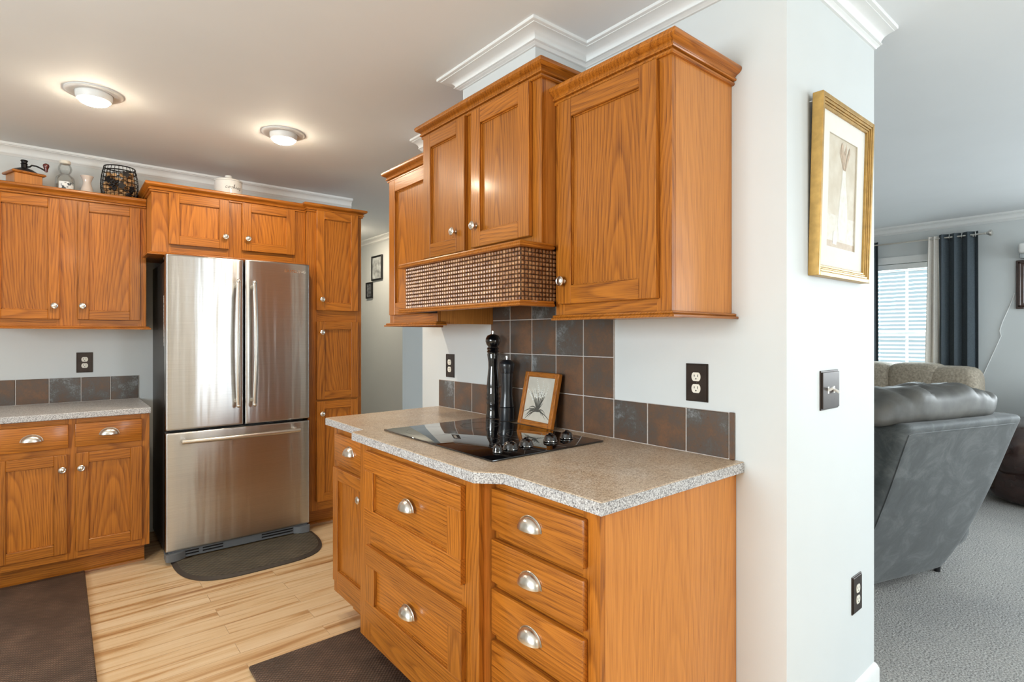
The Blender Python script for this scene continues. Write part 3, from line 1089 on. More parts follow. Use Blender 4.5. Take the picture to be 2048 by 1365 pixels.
def steel_door(name, u0, u1, z0, z1, bulge_l, bulge_r):
    """door with a gently bowed front; depth is a parabola over the whole width of the fridge"""
    b = B()
    n, m = 18, 10
    um, hw = (0.471 + 1.286) / 2, (1.286 - 0.471) / 2
    r = 0.010

    def dep(u):
        d = 0.008 * (1 - ((u - um) / hw) ** 2)
        for e in (u - u0, u1 - u):
            if e < r:
                d -= r - math.sqrt(max(0, r * r - (r - e) ** 2))
        return d
    us = [u0 + r * x for x in (0, 0.1, 0.3, 0.6)] + [u0 + r + (u1 - u0 - 2 * r) * i / n for i in range(n + 1)] + [u1 - r * x for x in (0.6, 0.3, 0.1, 0)]
    zs = [z0, z0 + 0.002, z0 + 0.006] + [z0 + 0.012 + (z1 - z0 - 0.024) * j / m for j in range(m + 1)] + [z1 - 0.006, z1 - 0.002, z1]
    rows = []
    for j, z in enumerate(zs):
        e = min(z - z0, z1 - z)
        dz = 0 if e >= 0.008 else 0.008 - math.sqrt(max(0, 0.008 ** 2 - (0.008 - e) ** 2))
        rows.append([b.bm.verts.new(FF(u, dep(u) - dz, z)) for u in us])
    for j in range(len(zs) - 1):
        for i in range(len(us) - 1):
            b.bm.faces.new([rows[j][i], rows[j][i + 1], rows[j + 1][i + 1], rows[j + 1][i]])
    back = [[b.bm.verts.new(FF(u, -0.062, z)) for u in (u0, u1)] for z in (z0, z1)]
    def fan(edge, a, c):
        f = b.bm.faces.new(edge + [c, a])
        f.material_index = 0
    fan(rows[0], back[0][0], back[0][1])
    fan(rows[-1], back[1][0], back[1][1])
    fan([rw[0] for rw in rows], back[0][0], back[1][0])
    fan([rw[-1] for rw in rows], back[0][1], back[1][1])
    b.bm.faces.new([back[0][0], back[0][1], back[1][1], back[1][0]]).material_index = 1
    return part(name, b, ['steel', 'fridge_side'], t, auto=40)


ld = steel_door('left_door', 0.471, 0.879, 0.766, 1.781, 0, 1)
rd = steel_door('right_door', 0.888, 1.286, 0.766, 1.783, 1, 0)
fd = steel_door('freezer_drawer', 0.471, 1.286, 0.070, 0.752, 0, 0)
for par, u, sg in ((ld, 0.838, -1), (rd, 0.929, 1)):
    b = B()
    pts = []
    for i in range(17):
        s_ = i / 16
        z = 0.895 + (1.632 - 0.895) * s_
        bow = 0.048 + 0.014 * math.sin(PI * s_)
        pts.append(FF(u + sg * 0.006 * math.sin(PI * s_), 0.018 + bow, z))
    b.tube(pts, 0.0135, 12, ry=0.011)
    for z in (0.915, 1.612):
        b.tube([FF(u, 0.005, z), FF(u, 0.05, z), FF(u, 0.068, z)], [0.013, 0.010, 0.011], 10)
    b.sphere(FF(u, 0.066, 1.640), 0.0135, 0, 12, 8)
    b.sphere(FF(u, 0.066, 0.890), 0.0135, 0, 12, 8)
    part('handle', b, ['nickel'], par, 'long upright bar handle')
b = B()
pts = [FF(0.545 + (1.205 - 0.545) * i / 20, 0.058 + 0.018 * math.sin(PI * i / 20), 0.704) for i in range(21)]
b.tube(pts, 0.013, 12)
for u in (0.558, 1.192):
    b.tube([FF(u, 0.002, 0.704), FF(u, 0.058, 0.704)], 0.014, 10)
part('handle', b, ['nickel'], fd, 'long horizontal bar handle')
b = B()
FF.box(b, 0.485, 1.272, -0.03, -0.012, 0.022, 0.068, 0)
for u0 in (0.56, 0.66, 0.99, 1.10):
    wd = 0.08 if u0 in (0.56, 1.10) else 0.11
    for z in (0.034, 0.050):
        FF.box(b, u0, u0 + wd, -0.012, -0.0105, z, z + 0.008, 1)
for u, sg in ((0.471, 1), (1.286, -1)):
    pr_ = [(u, 3.75), (u, 3.672), (u + sg * 0.01, 3.660), (u + sg * 0.05, 3.658), (u + sg * 0.075, 3.672), (u + sg * 0.10, 3.690), (u + sg * 0.10, 3.75)]
    b.poly_prism(pr_ if sg > 0 else pr_[::-1], 0.0185, 0.060, 2)
    b.lathe([(0.016, 0.0), (0.018, 0.02)], (u + sg * 0.04, 3.735, 0), (0, 0, 1), 12, 1)
part('base_grille', b, ['greypl', 'black', 'greypl'], t, 'dark grey kick grille with feet covers')
for u in (0.505, 1.252):
    b = B()
    FF.box(b, u - 0.03, u + 0.03, -0.12, -0.01, 1.756, 1.775, 0, 0.004)
    part('hinge_cover', b, ['greypl'], t)
b = B()
b.box((0.4815, 3.79, 1.25), (0.4822, 3.845, 1.55), 0)
part('sticker', b, ['sticker'], t, 'white printed label on the side')
b = B()
b.box((0.4815, 3.78, 0.18), (0.4822, 3.80, 0.29), 0)
part('sticker', b, ['whitepl'], t, 'small white tag near the floor')


def text_mesh(body, size, extr=0.0004):
    cu = bpy.data.curves.new('lettering', 'FONT')
    cu.body = body
    cu.size = size
    cu.extrude = extr
    cu.align_x = 'CENTER'
    o = bpy.data.objects.new('lettering', cu)
    COL.objects.link(o)
    bpy.context.view_layer.update()
    me = bpy.data.meshes.new_from_object(o.evaluated_get(bpy.context.evaluated_depsgraph_get()))
    bpy.data.objects.remove(o)
    return me


me = text_mesh('SAMSUNG', 0.026)
me.materials.append(M['chrome'])
for v in me.vertices:
    x, y, z = v.co
    u = 1.192 + x * 1.15
    v.co = Vector((u, 3.68 - 0.0082 * (1 - ((u - 0.8785) / 0.4075) ** 2) - 0.0006 - z, 1.722 + y)) - WORLD[t]
lo = bpy.data.objects.new('logo_lettering', me)
COL.objects.link(lo)
lo.parent = rd
lo['label'] = 'pale metal lettering'


# ------------------------------------------------------------------ outlets and switches
def outlet(face, u, z, label, w=0.082, h=0.126):
    loc = face(u, 0, z)
    t = thing('electrical_outlet', loc, label, 'outlet')
    b = B()
    for k, (ins, d) in enumerate(((0.0, 0.004), (0.004, 0.007), (0.009, 0.0055))):
        face.box(b, u - w / 2 + ins, u + w / 2 - ins, 0, d, z - h / 2 + ins, z + h / 2 - ins, 0, 0.001)
    iw, ih = w / 2 - 0.015, h / 2 - 0.017
    face.box(b, u - iw, u + iw, 0, 0.0068, z - ih, z + ih, 1, 0.0005)
    part('plate', b, ['bronze', 'plate'], t, 'dark bronze stepped cover plate')
    for dz in (0.0195, -0.0195):
        b = B()
        pts = []
        for i in range(24):
            a = 2 * PI * i / 24
            pts.append((0.0165 * math.copysign(abs(math.cos(a)) ** 0.75, math.cos(a)), 0.0145 * math.copysign(min(1, abs(math.sin(a)) * 1.15), math.sin(a))))
        lo_ = [b.bm.verts.new(face(u + p[0], 0.006, z + dz + p[1])) for p in pts]
        hi_ = [b.bm.verts.new(face(u + p[0], 0.0085, z + dz + p[1])) for p in pts]
        b.bm.faces.new(hi_)
        for i in range(24):
            b.bm.faces.new([lo_[i], lo_[(i + 1) % 24], hi_[(i + 1) % 24], hi_[i]])
        for du, hh in ((-0.0062, 0.0085), (0.0062, 0.0070)):
            face.box(b, u + du - 0.0011, u + du + 0.0011, 0.008, 0.0088, z + dz + 0.0015 - hh / 2 + 0.002, z + dz + 0.0015 + hh / 2 + 0.002, 1)
        b.lathe([(0.0024, 0), (0.0024, 0.0008)], face(u, 0.008, z + dz - 0.0068), face.out, 10, 1)
        part('receptacle', b, ['ivory', 'black'], t, 'ivory socket with three slots')
    b = B()
    b.lathe([(0.003, 0.0), (0.003, 0.001), (0.0015, 0.0016)], face(u, 0.0068, z), face.out, 10)
    part('screw', b, ['bronze'], t)
    return t


SW = Face('x', WX)
PF = Face('y', PY0)
outlet(FW, 0.126, 1.144, 'dark plated outlet above the tiles left of the refrigerator')
outlet(SW, 2.524, 1.149, 'dark plated outlet left of the pepper mills on the cooktop wall')
outlet(SW, 1.027, 1.155, 'dark plated outlet right of the tall tiles under the near upper cabinet')
outlet(PF, 2.179, 0.400, 'dark plated outlet low on the white partition end above the baseboard', 0.085, 0.132)
t = thing('light_switch', PF(1.942, 0, 1.135), 'double white toggle switch in a dark plate below the gold framed print', 'switch')
b = B()
u, z, w_, h_ = 1.942, 1.135, 0.140, 0.127
for ins, d in ((0.0, 0.004), (0.005, 0.009), (0.012, 0.0065)):
    PF.box(b, u - w_ / 2 + ins, u + w_ / 2 - ins, 0, d, z - h_ / 2 + ins, z + h_ / 2 - ins, 0, 0.001)
PF.box(b, u - w_ / 2 + 0.018, u + w_ / 2 - 0.018, 0, 0.0075, z - h_ / 2 + 0.017, z + h_ / 2 - 0.017, 1)
for du in (-0.023, 0.023):
    for dz in (-0.03, 0.03):
        b.lathe([(0.0032, 0), (0.002, 0.0016)], PF(u + du, 0.0075, z + dz), (0, -1, 0), 10, 0)
part('plate', b, ['bronze', 'plate'], t)
for du, tilt in ((-0.023, 1), (0.023, -1)):
    b = B()
    PF.box(b, u + du - 0.0055, u + du + 0.0055, 0.006, 0.0095, z - 0.012, z + 0.012, 0, 0.001)
    b.tube([PF(u + du, 0.007, z), PF(u + du, 0.016, z + tilt * 0.004), PF(u + du, 0.024, z + tilt * 0.009)], [0.0055, 0.0045, 0.0042], 8)
    part('toggle', b, ['whitepl'], t, 'white toggle lever')

# ------------------------------------------------------------------ cooktop wall: base cabinets
XF = 1.005                     # face of the recessed boxes
XB = 0.943                     # face of the bumped-out box
C1 = Face('x', XF)
C2 = Face('x', XB)
t = thing('base_cabinet', (1.32, 2.33, 0), 'narrow oak base cabinet at the far end of the cooktop run', 'cabinet')
b = B()
C1.box(b, 2.115, 2.545, -0.638, -0.019, 0.11, 0.885, 0)
C1.box(b, 2.115, 2.535, -0.638, -0.10, 0.0, 0.11, 1)
part('body', b, ['ven_z', 'oak_y'], t)
b = B()
for a, c in ((2.115, 2.17), (2.50, 2.545)):
    C1.box(b, a, c, -0.019, 0, 0.11, 0.885, 0, 0.001)
for p, q in ((0.845, 0.885), (0.69, 0.755), (0.11, 0.19)):
    C1.box(b, 2.115 + 0.006, 2.545 - 0.006, -0.018, -0.0006, p + 0.0005, q - 0.0005, 1, 0.001)
part('face_frame', b, ['oak_z', 'oak_y'], t)
b = B()
b.sweep([(0, 0), (0.012, 0), (0.010, 0.010), (0, 0.016)], [(1.105, 2.535), (1.105, 2.115)])
part('shoe_moulding', b, ['oak_x', 'oak_y'], t)
slab(C1, t, 2.145, 2.492, 0.739, 0.861, 0, (2.319, 0.803))
shaker(C1, t, 2.145, 2.512, 0.178, 0.703, 0, knob=(2.192, 0.622))

t = thing('base_cabinet', (1.3, 1.70, 0), 'bumped out oak base cabinet under the cooktop with two deep drawers', 'cabinet')
b = B()
C2.box(b, 1.300, 2.113, -0.700, -0.019, 0.11, 0.885, 0)
C2.box(b, 1.300, 2.113, -0.700, -0.12, 0.0, 0.11, 1)
part('body', b, ['ven_z', 'oak_y'], t)
b = B()
for a, c in ((1.2985, 1.385), (2.02, 2.114)):
    C2.box(b, a, c, -0.019, 0, 0.11, 0.885, 0, 0.001)
for p, q in ((0.845, 0.885), (0.485, 0.575), (0.11, 0.215)):
    C2.box(b, 1.2985 + 0.006, 2.114 - 0.006, -0.018, -0.0006, p + 0.0005, q - 0.0005, 1, 0.001)
part('face_frame', b, ['oak_z', 'oak_y'], t)
shaker(C2, t, 1.366, 2.033, 0.565, 0.862, 0, name='deep_drawer', fw=0.075, cup=(1.689, 0.730), horiz=True)
shaker(C2, t, 1.362, 2.026, 0.206, 0.496, 0, name='deep_drawer', fw=0.075, cup=(1.684, 0.368), horiz=True)

t = thing('base_cabinet', (1.32, 1.09, 0), 'oak base cabinet at the near end of the run with a stack of four drawers', 'cabinet')
b = B()
C1.box(b, 0.900, 1.298, -0.636, -0.019, 0.11, 0.885, 0)
C1.box(b, 0.900, 1.298, -0.636, -0.10, 0.0, 0.11, 1)
part('body', b, ['ven_z', 'oak_y'], t)
b = B()
b.box((XF + 0.019, 0.890, 0.0), (WX - 0.001, 0.8995, 0.885), 0)
part('end_panel', b, ['ven_z'], t)
b = B()
for a, c in ((0.890, 0.945), (1.285, 1.2975)):
    C1.box(b, a, c, -0.019, 0, 0.11, 0.885, 0, 0.001)
for p, q in ((0.845, 0.885), (0.700, 0.755), (0.55, 0.60), (0.40, 0.445), (0.11, 0.19)):
    C1.box(b, 0.890 + 0.006, 1.2975 - 0.006, -0.018, -0.0006, p + 0.0005, q - 0.0005, 1, 0.001)
part('face_frame', b, ['oak_z', 'oak_y'], t)
for z0, z1 in ((0.739, 0.861), (0.586, 0.712), (0.434, 0.566), (0.185, 0.412)):
    slab(C1, t, 0.928, 1.2965, z0, z1, 0, (1.12, (z0 + z1) / 2 + 0.003))

# countertop with bump-out
b = B()
ol = [(WX, 0.868), (0.981, 0.860), (0.984, 1.226), (0.920, 1.291), (0.919, 2.146), (0.985, 2.150), (0.985, 2.598), (WX, 2.640)]
ol = [(WX, 0.864), (0.981, 0.864), (0.981, 1.228), (0.920, 1.293), (0.920, 2.146), (0.984, 2.162), (0.984, 2.600), (WX, 2.636)]
b.poly_prism(ol[::-1], 0.887, 0.920, 0, 1)
bmesh.ops.bevel(b.bm, geom=[e for e in b.bm.edges if all(v.co.z > 0.91 for v in e.verts)], offset=0.0025, segments=2, affect='EDGES')
single('countertop', b, ['laminate', 'lam_edge'], (1.3, 1.75, 0.887), 'speckled tan laminate countertop holding the black cooktop', 'countertop', auto=30)

TC = [0.910, 1.065, 1.223, 1.379, 1.537, 1.695, 1.850, 2.004, 2.153, 2.314, 2.475, 2.632]
tiles('tile_backsplash', SW, TC, lambda i: [0.920, 1.069] if not 3 <= i <= 7 else [0.920, 1.069, 1.228, 1.384, 1.54], 0.92,
      'bronze slate tile backsplash rising tall behind the cooktop', (WX, 1.77, 0.92), endcap=[(0.893, 0.909, 0.9205, 1.069)])

# cooktop
t = thing('cooktop', (1.29, 1.72, 0.92), 'black glass electric cooktop set in the countertop', 'cooktop')
b = B()
CX0, CX1, CY0, CY1 = 1.032, 1.548, 1.352, 2.086
b.box((CX0, CY0, 0.9203), (CX1, CY1, 0.9265), 0, 0.0025, 2)
part('glass_top', b, ['cook_glass'], t)


def ringmesh(b, cx, cy, r, w=0.0016, n=64, z=0.92665):
    a = [[b.bm.verts.new((cx + (r + s_) * math.cos(2 * PI * i / n), cy + (r + s_) * math.sin(2 * PI * i / n), z)) for i in range(n)] for s_ in (-w / 2, w / 2)]
    for i in range(n):
        b.bm.faces.new([a[0][i], a[0][(i + 1) % n], a[1][(i + 1) % n], a[1][i]])


for cx, cy, rs in ((1.17, 1.93, (0.105,)), (1.41, 1.93, (0.085, 0.080)), (1.18, 1.64, (0.085,)), (1.41, 1.64, (0.105, 0.070))):
    b = B()
    for r in rs:
        ringmesh(b, cx, cy, r)
    part('burner_ring', b, ['ring_print'], t, 'thin grey printed circle', auto=0)
b = B()
b.box((1.497, 1.428, 0.92655), (1.505, 1.466, 0.9267), 0)
part('brand_mark', b, ['ring_print'], t, 'small grey printed mark', auto=0)
for x, y, r in ((1.114, 1.431, 0.017), (1.176, 1.440, 0.026), (1.252, 1.446, 0.026), (1.378, 1.457, 0.026), (1.466, 1.462, 0.026)):
    b = B()
    b.lathe([(r * 0.86, 0.0), (r, 0.002), (r, 0.006), (r * 0.92, 0.009), (r * 0.86, 0.016), (r * 0.72, 0.0225), (r * 0.45, 0.027), (0.0, 0.0285)], (x, y, 0.9266), (0, 0, 1), 28, 0)
    # half-disc grip
    n = 14
    prof = [(r * 0.9 * math.cos(PI * i / n), 0.006 + r * 1.02 * math.sin(PI * i / n)) for i in range(n + 1)]
    hw = r * 0.17
    dx, dy = math.cos(0.5), math.sin(0.5)
    fr_ = [b.bm.verts.new((x + p[0] * dx - hw * dy, y + p[0] * dy + hw * dx, 0.9266 + p[1])) for p in prof]
    bk_ = [b.bm.verts.new((x + p[0] * dx + hw * dy, y + p[0] * dy - hw * dx, 0.9266 + p[1])) for p in prof]
    b.bm.faces.new(fr_)
    b.bm.faces.new(bk_[::-1])
    for i in range(n):
        b.bm.faces.new([fr_[i], fr_[i + 1], bk_[i + 1], bk_[i]])
    b.lathe([(r * 1.003, 0.0034), (r * 1.008, 0.004), (r * 1.003, 0.0046)], (x, y, 0.9266), (0, 0, 1), 28, 1, cap=False)
    part('control_knob', b, ['gloss_black', 'chrome'], t, 'glossy black dial with a chrome rim')

# pepper mills
t = thing('pepper_mill', (1.571, 2.052, 0.9266), 'tall glossy black turned pepper mill on the cooktop', 'pepper mill')
b = B()
pf = [(0.0, 0.0), (0.034, 0.0), (0.034, 0.012), (0.031, 0.030), (0.029, 0.060), (0.033, 0.072), (0.029, 0.080), (0.034, 0.092), (0.029, 0.102), (0.033, 0.112), (0.029, 0.122),
      (0.030, 0.145), (0.025, 0.200), (0.0215, 0.235), (0.0220, 0.262), (0.027, 0.297), (0.025, 0.304), (0.029, 0.310), (0.025, 0.317), (0.029, 0.324), (0.025, 0.331)]
b.lathe(pf, (1.571, 2.052, 0.9266), (0, 0, 1), 32)
part('body', b, ['gloss_black'], t, auto=50)
b = B()
b.lathe([(0.022, 0.3315), (0.031, 0.345), (0.035, 0.358), (0.034, 0.372), (0.027, 0.385), (0.012, 0.392), (0.0, 0.393)], (1.571, 2.052, 0.9266), (0, 0, 1), 32)
part('head', b, ['gloss_black'], t, auto=50)
b = B()
b.lathe([(0.0045, 0.391), (0.0045, 0.398), (0.0065, 0.399), (0.0065, 0.407), (0.0, 0.408)], (1.571, 2.052, 0.9266), (0, 0, 1), 14)
part('finial_nut', b, ['chrome'], t, 'small chrome nut')
t = thing('pepper_mill', (1.572, 1.949, 0.9266), 'short satin black pepper mill beside the tall glossy one', 'pepper mill')
b = B()
b.lathe([(0.0, 0.0), (0.034, 0.0), (0.0345, 0.008), (0.034, 0.060), (0.0295, 0.062), (0.0325, 0.064), (0.026, 0.115), (0.0255, 0.140), (0.028, 0.195), (0.0285, 0.215), (0.0, 0.216)], (1.572, 1.949, 0.9266), (0, 0, 1), 32)
part('body', b, ['satin_black'], t, auto=50)
b = B()
b.lathe([(0.0, 0.2162), (0.029, 0.2165), (0.033, 0.235), (0.036, 0.252), (0.034, 0.262), (0.022, 0.272), (0.012, 0.276), (0.0, 0.277)], (1.572, 1.949, 0.9266), (0, 0, 1), 32)
part('head', b, ['satin_black'], t, auto=50)
b = B()
b.lathe([(0.0045, 0.275), (0.0045, 0.284), (0.0075, 0.285), (0.0075, 0.293), (0.0, 0.294)], (1.572, 1.949, 0.9266), (0, 0, 1), 14)
part('finial_nut', b, ['chrome'], t, 'small chrome nut')

# framed pressed-grass plaque leaning on the tiles
t = thing('picture_frame', (1.565, 1.75, 0.9266), 'small oak framed grass and flower plaque leaning on the cooktop tiles', 'picture')
PW, PH = 0.230, 0.232
lean = math.radians(12)
pm = Matrix.Translation((1.556, 1.754, 0.9268)) @ Matrix.Rotation(math.radians(-4), 4, 'Z') @ Matrix.Rotation(lean, 4, 'Y')
# local: x = back (towards wall), y along wall, z up


def loc_box(b, lo, hi, mat=0, bev=0.0):
    t_ = B()
    t_.box(lo, hi, mat, bev)
    b.merge(t_.bm, None, pm)


b = B()
fwid = 0.022
loc_box(b, (0.0, -PW / 2, 0), (0.022, -PW / 2 + fwid, PH), 0, 0.003)
loc_box(b, (0.0, PW / 2 - fwid, 0), (0.022, PW / 2, PH), 0, 0.003)
loc_box(b, (0.0, -PW / 2 + fwid, 0), (0.022, PW / 2 - fwid, fwid), 1, 0.003)
loc_box(b, (0.0, -PW / 2 + fwid, PH - fwid), (0.022, PW / 2 - fwid, PH), 1, 0.003)
part('frame', b, ['oak_z', 'oak_y'], t)
b = B()
loc_box(b, (0.010, -PW / 2 + fwid - 0.002, fwid - 0.002), (0.018, PW / 2 - fwid + 0.002, PH - fwid + 0.002), 0)
part('panel', b, ['plaque'], t, 'pale stone coloured panel')
b = B()
rg = random.Random(3)


def stroke(b, pts, r0, mat):
    n = len(pts)
    P = [pm @ Vector((0.0096, y, z)) for y, z in pts]
    b.tube(P, [max(0.0003, r0 * math.sin(PI * (0.12 + 0.86 * i / (n - 1)))) for i in range(n)], 5, mat)


cy, cz = 0.0, 0.062
for k in range(34):
    a = rg.uniform(-1.35, 1.35)
    L = rg.uniform(0.05, 0.10) if abs(a) < 0.5 else rg.uniform(0.045, 0.085)
    droop = abs(a) > 0.55
    pts = []
    for i in range(9):
        s_ = i / 8
        y = cy + math.sin(a) * L * s_ * (1.0 + 0.3 * s_)
        z = cz + math.cos(a) * L * s_ - (0.055 * s_ * s_ if droop else 0.0)
        pts.append((y, z))
    stroke(b, pts, 0.0019, 0)
for k in range(11):
    a = rg.uniform(-0.6, 0.85)
    L = rg.uniform(0.10, 0.14)
    base = (cy + math.sin(a) * L * 0.62, cz + math.cos(a) * L * 0.62)
    for i in range(7):
        s_ = i / 6
        y, z = base[0] + math.sin(a + 0.25 * s_) * L * 0.42 * s_, base[1] + math.cos(a + 0.25 * s_) * L * 0.40 * s_
        if abs(y) < PW / 2 - fwid - 0.004 and z < PH - fwid - 0.004:
            b.sphere(pm @ Vector((0.0098, y, z)), 0.0042 * (1 - 0.6 * s_), 1, 6, 4)
for k in range(14):
    y, z = cy + rg.uniform(-0.05, 0.06), cz + rg.uniform(0.045, 0.10)
    b.sphere(pm @ Vector((0.0098, y, z)), 0.0014, 0, 6, 4)
part('grass_motif', b, ['leaf_ink', 'pale_ink'], t, 'dark grass blades with pale flower heads')

# ------------------------------------------------------------------ cooktop wall: upper cabinets
XU = 1.32
U1 = Face('x', XU)
t = thing('wall_cabinet', (1.48, 1.14, 1.364), 'near oak upper cabinet with one tall door and exposed end panel', 'cabinet')
b = B()
U1.box(b, 0.909, 1.366, -0.322, -0.019, 1.372, 2.128, 0)
part('body', b, ['ven_z'], t)
b = B()
b.box((XU + 0.019, 0.905, 1.366), (WX - 0.001, 0.9086, 2.125), 0)
part('end_panel', b, ['ven_z'], t)
b = B()
for a, c in ((0.905, 0.955), (1.326, 1.3675)):
    U1.box(b, a, c, -0.019, 0, 1.370, 2.115, 0, 0.001)
for p, q in ((1.370, 1.425), (2.08, 2.115)):
    U1.box(b, 0.905 + 0.006, 1.3675 - 0.006, -0.018, -0.0006, p + 0.0005, q - 0.0005, 1, 0.001)
part('face_frame', b, ['oak_z', 'oak_y'], t)
b = B()
b.sweep(zprof(CROWN_W, 2.098), [(XU, 1.3675), (XU, 0.905), (WX - 0.001, 0.905)])
part('crown_moulding', b, ['oak_x', 'oak_y'], t)
b = B()
b.sweep(zprof(BOTTOM_T, 1.363), [(XU, 1.3675), (XU, 0.905), (WX - 0.001, 0.905)])
part('bottom_trim', b, ['oak_x', 'oak_y'], t)
shaker(U1, t, 0.944, 1.339, 1.417, 2.094, 0, knob=(1.309, 1.492), fw=0.060)

XM = 1.253
U2 = Face('x', XM)
t = thing('wall_cabinet', (1.45, 1.755, 1.6), 'taller oak two door upper cabinet above the woven hood box', 'cabinet')
b = B()
U2.box(b, 1.3705, 2.132, -0.389, -0.019, 1.618, 2.200, 0)
part('body', b, ['ven_z'], t)
b = B()
b.box((XM + 0.019, 1.3685, 1.618), (XU - 0.001, 1.3704, 2.198), 0)
part('end_panel', b, ['ven_z'], t)
b = B()
for a, c in ((1.3685, 1.425), (1.735, 1.80), (2.09, 2.134)):
    U2.box(b, a, c, -0.019, 0, 1.618, 2.200, 0, 0.001)
for p, q in ((1.618, 1.66), (2.165, 2.200)):
    U2.box(b, 1.3685 + 0.006, 2.134 - 0.006, -0.018, -0.0006, p + 0.0005, q - 0.0005, 1, 0.001)
part('face_frame', b, ['oak_z', 'oak_y'], t)
b = B()
b.sweep(zprof(CROWN_W, 2.180), [(WX - 0.001, 2.134), (XM, 2.134), (XM, 1.3685), (WX - 0.001, 1.3685)])
part('crown_moulding', b, ['oak_x', 'oak_y'], t)
shaker(U2, t, 1.412, 1.752, 1.651, 2.178, 0, knob=(1.718, 1.731), fw=0.058)
shaker(U2, t, 1.798, 2.114, 1.647, 2.180, 0, knob=(1.858, 1.729), fw=0.058)

# woven hood box
t = thing('range_hood', (1.4, 1.76, 1.411), 'copper woven hood box with oak trim between the upper cabinets', 'range hood')
XH = 1.162
HYa, HYb = 1.369, 2.150
b = B()
b.box((XH + 0.006, HYa + 0.006, 1.412), (XH + 0.018, HYb - 0.006, 1.617), 1)
b.box((XH + 0.018, HYa + 0.006, 1.412), (1.632, HYa + 0.016, 1.617), 1)
b.box((XH + 0.018, HYb - 0.016, 1.412), (1.318, HYb - 0.006, 1.617), 1)
b.box((XH + 0.018, HYa + 0.016, 1.60), (1.632, HYb - 0.016, 1.617), 0)
part('shell', b, ['black', 'rattan_gap'], t, auto=0)
b = B()


def bead(b, face, u0, u1, z0, z1, d0):
    g = 0.0011
    um, zm = (u0 + u1) / 2, (z0 + z1) / 2
    us = (u0 + g, u0 + (u1 - u0) * 0.32, u1 - (u1 - u0) * 0.32, u1 - g)
    zs = (z0 + g, z0 + (z1 - z0) * 0.25, z1 - (z1 - z0) * 0.25, z1 - g)
    dd = lambda i, j: d0 + (0.0065 if (i in (1, 2) and j in (1, 2)) else (0.0035 if (i in (1, 2) or j in (1, 2)) else 0.001))
    v = [[b.bm.verts.new(face(us[i], dd(i, j), zs[j])) for i in range(4)] for j in range(4)]
    for j in range(3):
        for i in range(3):
            b.bm.faces.new([v[j][i], v[j][i + 1], v[j + 1][i + 1], v[j + 1][i]])


HF = Face('x', XH + 0.006)
HS = Face('y', HYa + 0.006)
rows = 12
z0h, z1h = 1.427, 1.603
ncol = 48
for j in range(rows):
    for i in range(ncol):
        a = HYa + 0.004 + (HYb - HYa - 0.008) * i / ncol
        c = HYa + 0.004 + (HYb - HYa - 0.008) * (i + 1) / ncol
        bead(b, HF, a, c, z0h + (z1h - z0h) * j / rows, z0h + (z1h - z0h) * (j + 1) / rows, 0.0)
    for i in range(10):
        a, c = XH + 0.004 + 0.0158 * i, XH + 0.004 + 0.0158 * (i + 1)
        bead(b, HS, a, c, z0h + (z1h - z0h) * j / rows, z0h + (z1h - z0h) * (j + 1) / rows, 0.0)
part('woven_panel', b, ['rattan'], t, 'glossy copper brown woven beads')
HT = [(0, 0), (0.018, 0), (0.022, 0.003), (0.022, 0.008), (0.017, 0.010), (0.019, 0.014), (0.017, 0.018), (0.010, 0.020), (0, 0.020)]
for z in (1.4085, 1.602):
    b = B()
    b.sweep(zprof(HT, z), [(XU - 0.025, HYb), (XH, HYb), (XH, HYa), (XU - 0.025, HYa)])
    b.box((XH, HYa, z + 0.001), (XH + 0.012, HYb, z + 0.0195), 1)
    part('trim_moulding', b, ['oak_x', 'oak_y'], t)

U3 = U1
t = thing('wall_cabinet', (1.48, 2.36, 1.36), 'far oak upper cabinet left of the woven hood box', 'cabinet')
b = B()
U3.box(b, 2.136, 2.594, -0.322, -0.019, 1.372, 2.128, 0)
part('body', b, ['ven_z'], t)
b = B()
b.box((XU + 0.019, 2.1345, 1.366), (WX - 0.001, 2.1358, 1.62), 0)
part('end_panel', b, ['ven_z'], t)
b = B()
for a, c in ((2.1345, 2.165), (2.555, 2.597)):
    U3.box(b, a, c, -0.019, 0, 1.370, 2.115, 0, 0.001)
for p, q in ((1.370, 1.425), (2.08, 2.115)):
    U3.box(b, 2.1345 + 0.006, 2.597 - 0.006, -0.018, -0.0006, p + 0.0005, q - 0.0005, 1, 0.001)
part('face_frame', b, ['oak_z', 'oak_y'], t)
b = B()
b.sweep(zprof(CROWN_W, 2.098), [(WX - 0.001, 2.597), (XU, 2.597), (XU, 2.14)])
part('crown_moulding', b, ['oak_x', 'oak_y'], t)
b = B()
b.sweep(zprof(BOTTOM_T, 1.358), [(WX - 0.001, 2.597), (XU, 2.597), (XU, 2.1345), (XU + 0.035, 2.1345)])
part('bottom_trim', b, ['oak_x', 'oak_y'], t)
shaker(U3, t, 2.160, 2.568, 1.415, 2.094, 0, fw=0.060)

# ------------------------------------------------------------------ decor above the cabinets
ZT = 2.1185
# coffee grinder
gx, gy = -0.150, 4.150
t = thing('coffee_grinder', (gx, gy, ZT), 'vintage hand crank coffee grinder with wooden box base on the upper cabinet', 'coffee grinder')
gm = Matrix.Translation((gx, gy, ZT)) @ Matrix.Rotation(math.radians(20), 4, 'Z')


def gbox(b, lo, hi, mat=0, bev=0.0):
    q = B()
    q.box(lo, hi, mat, bev)
    b.merge(q.bm, None, gm)


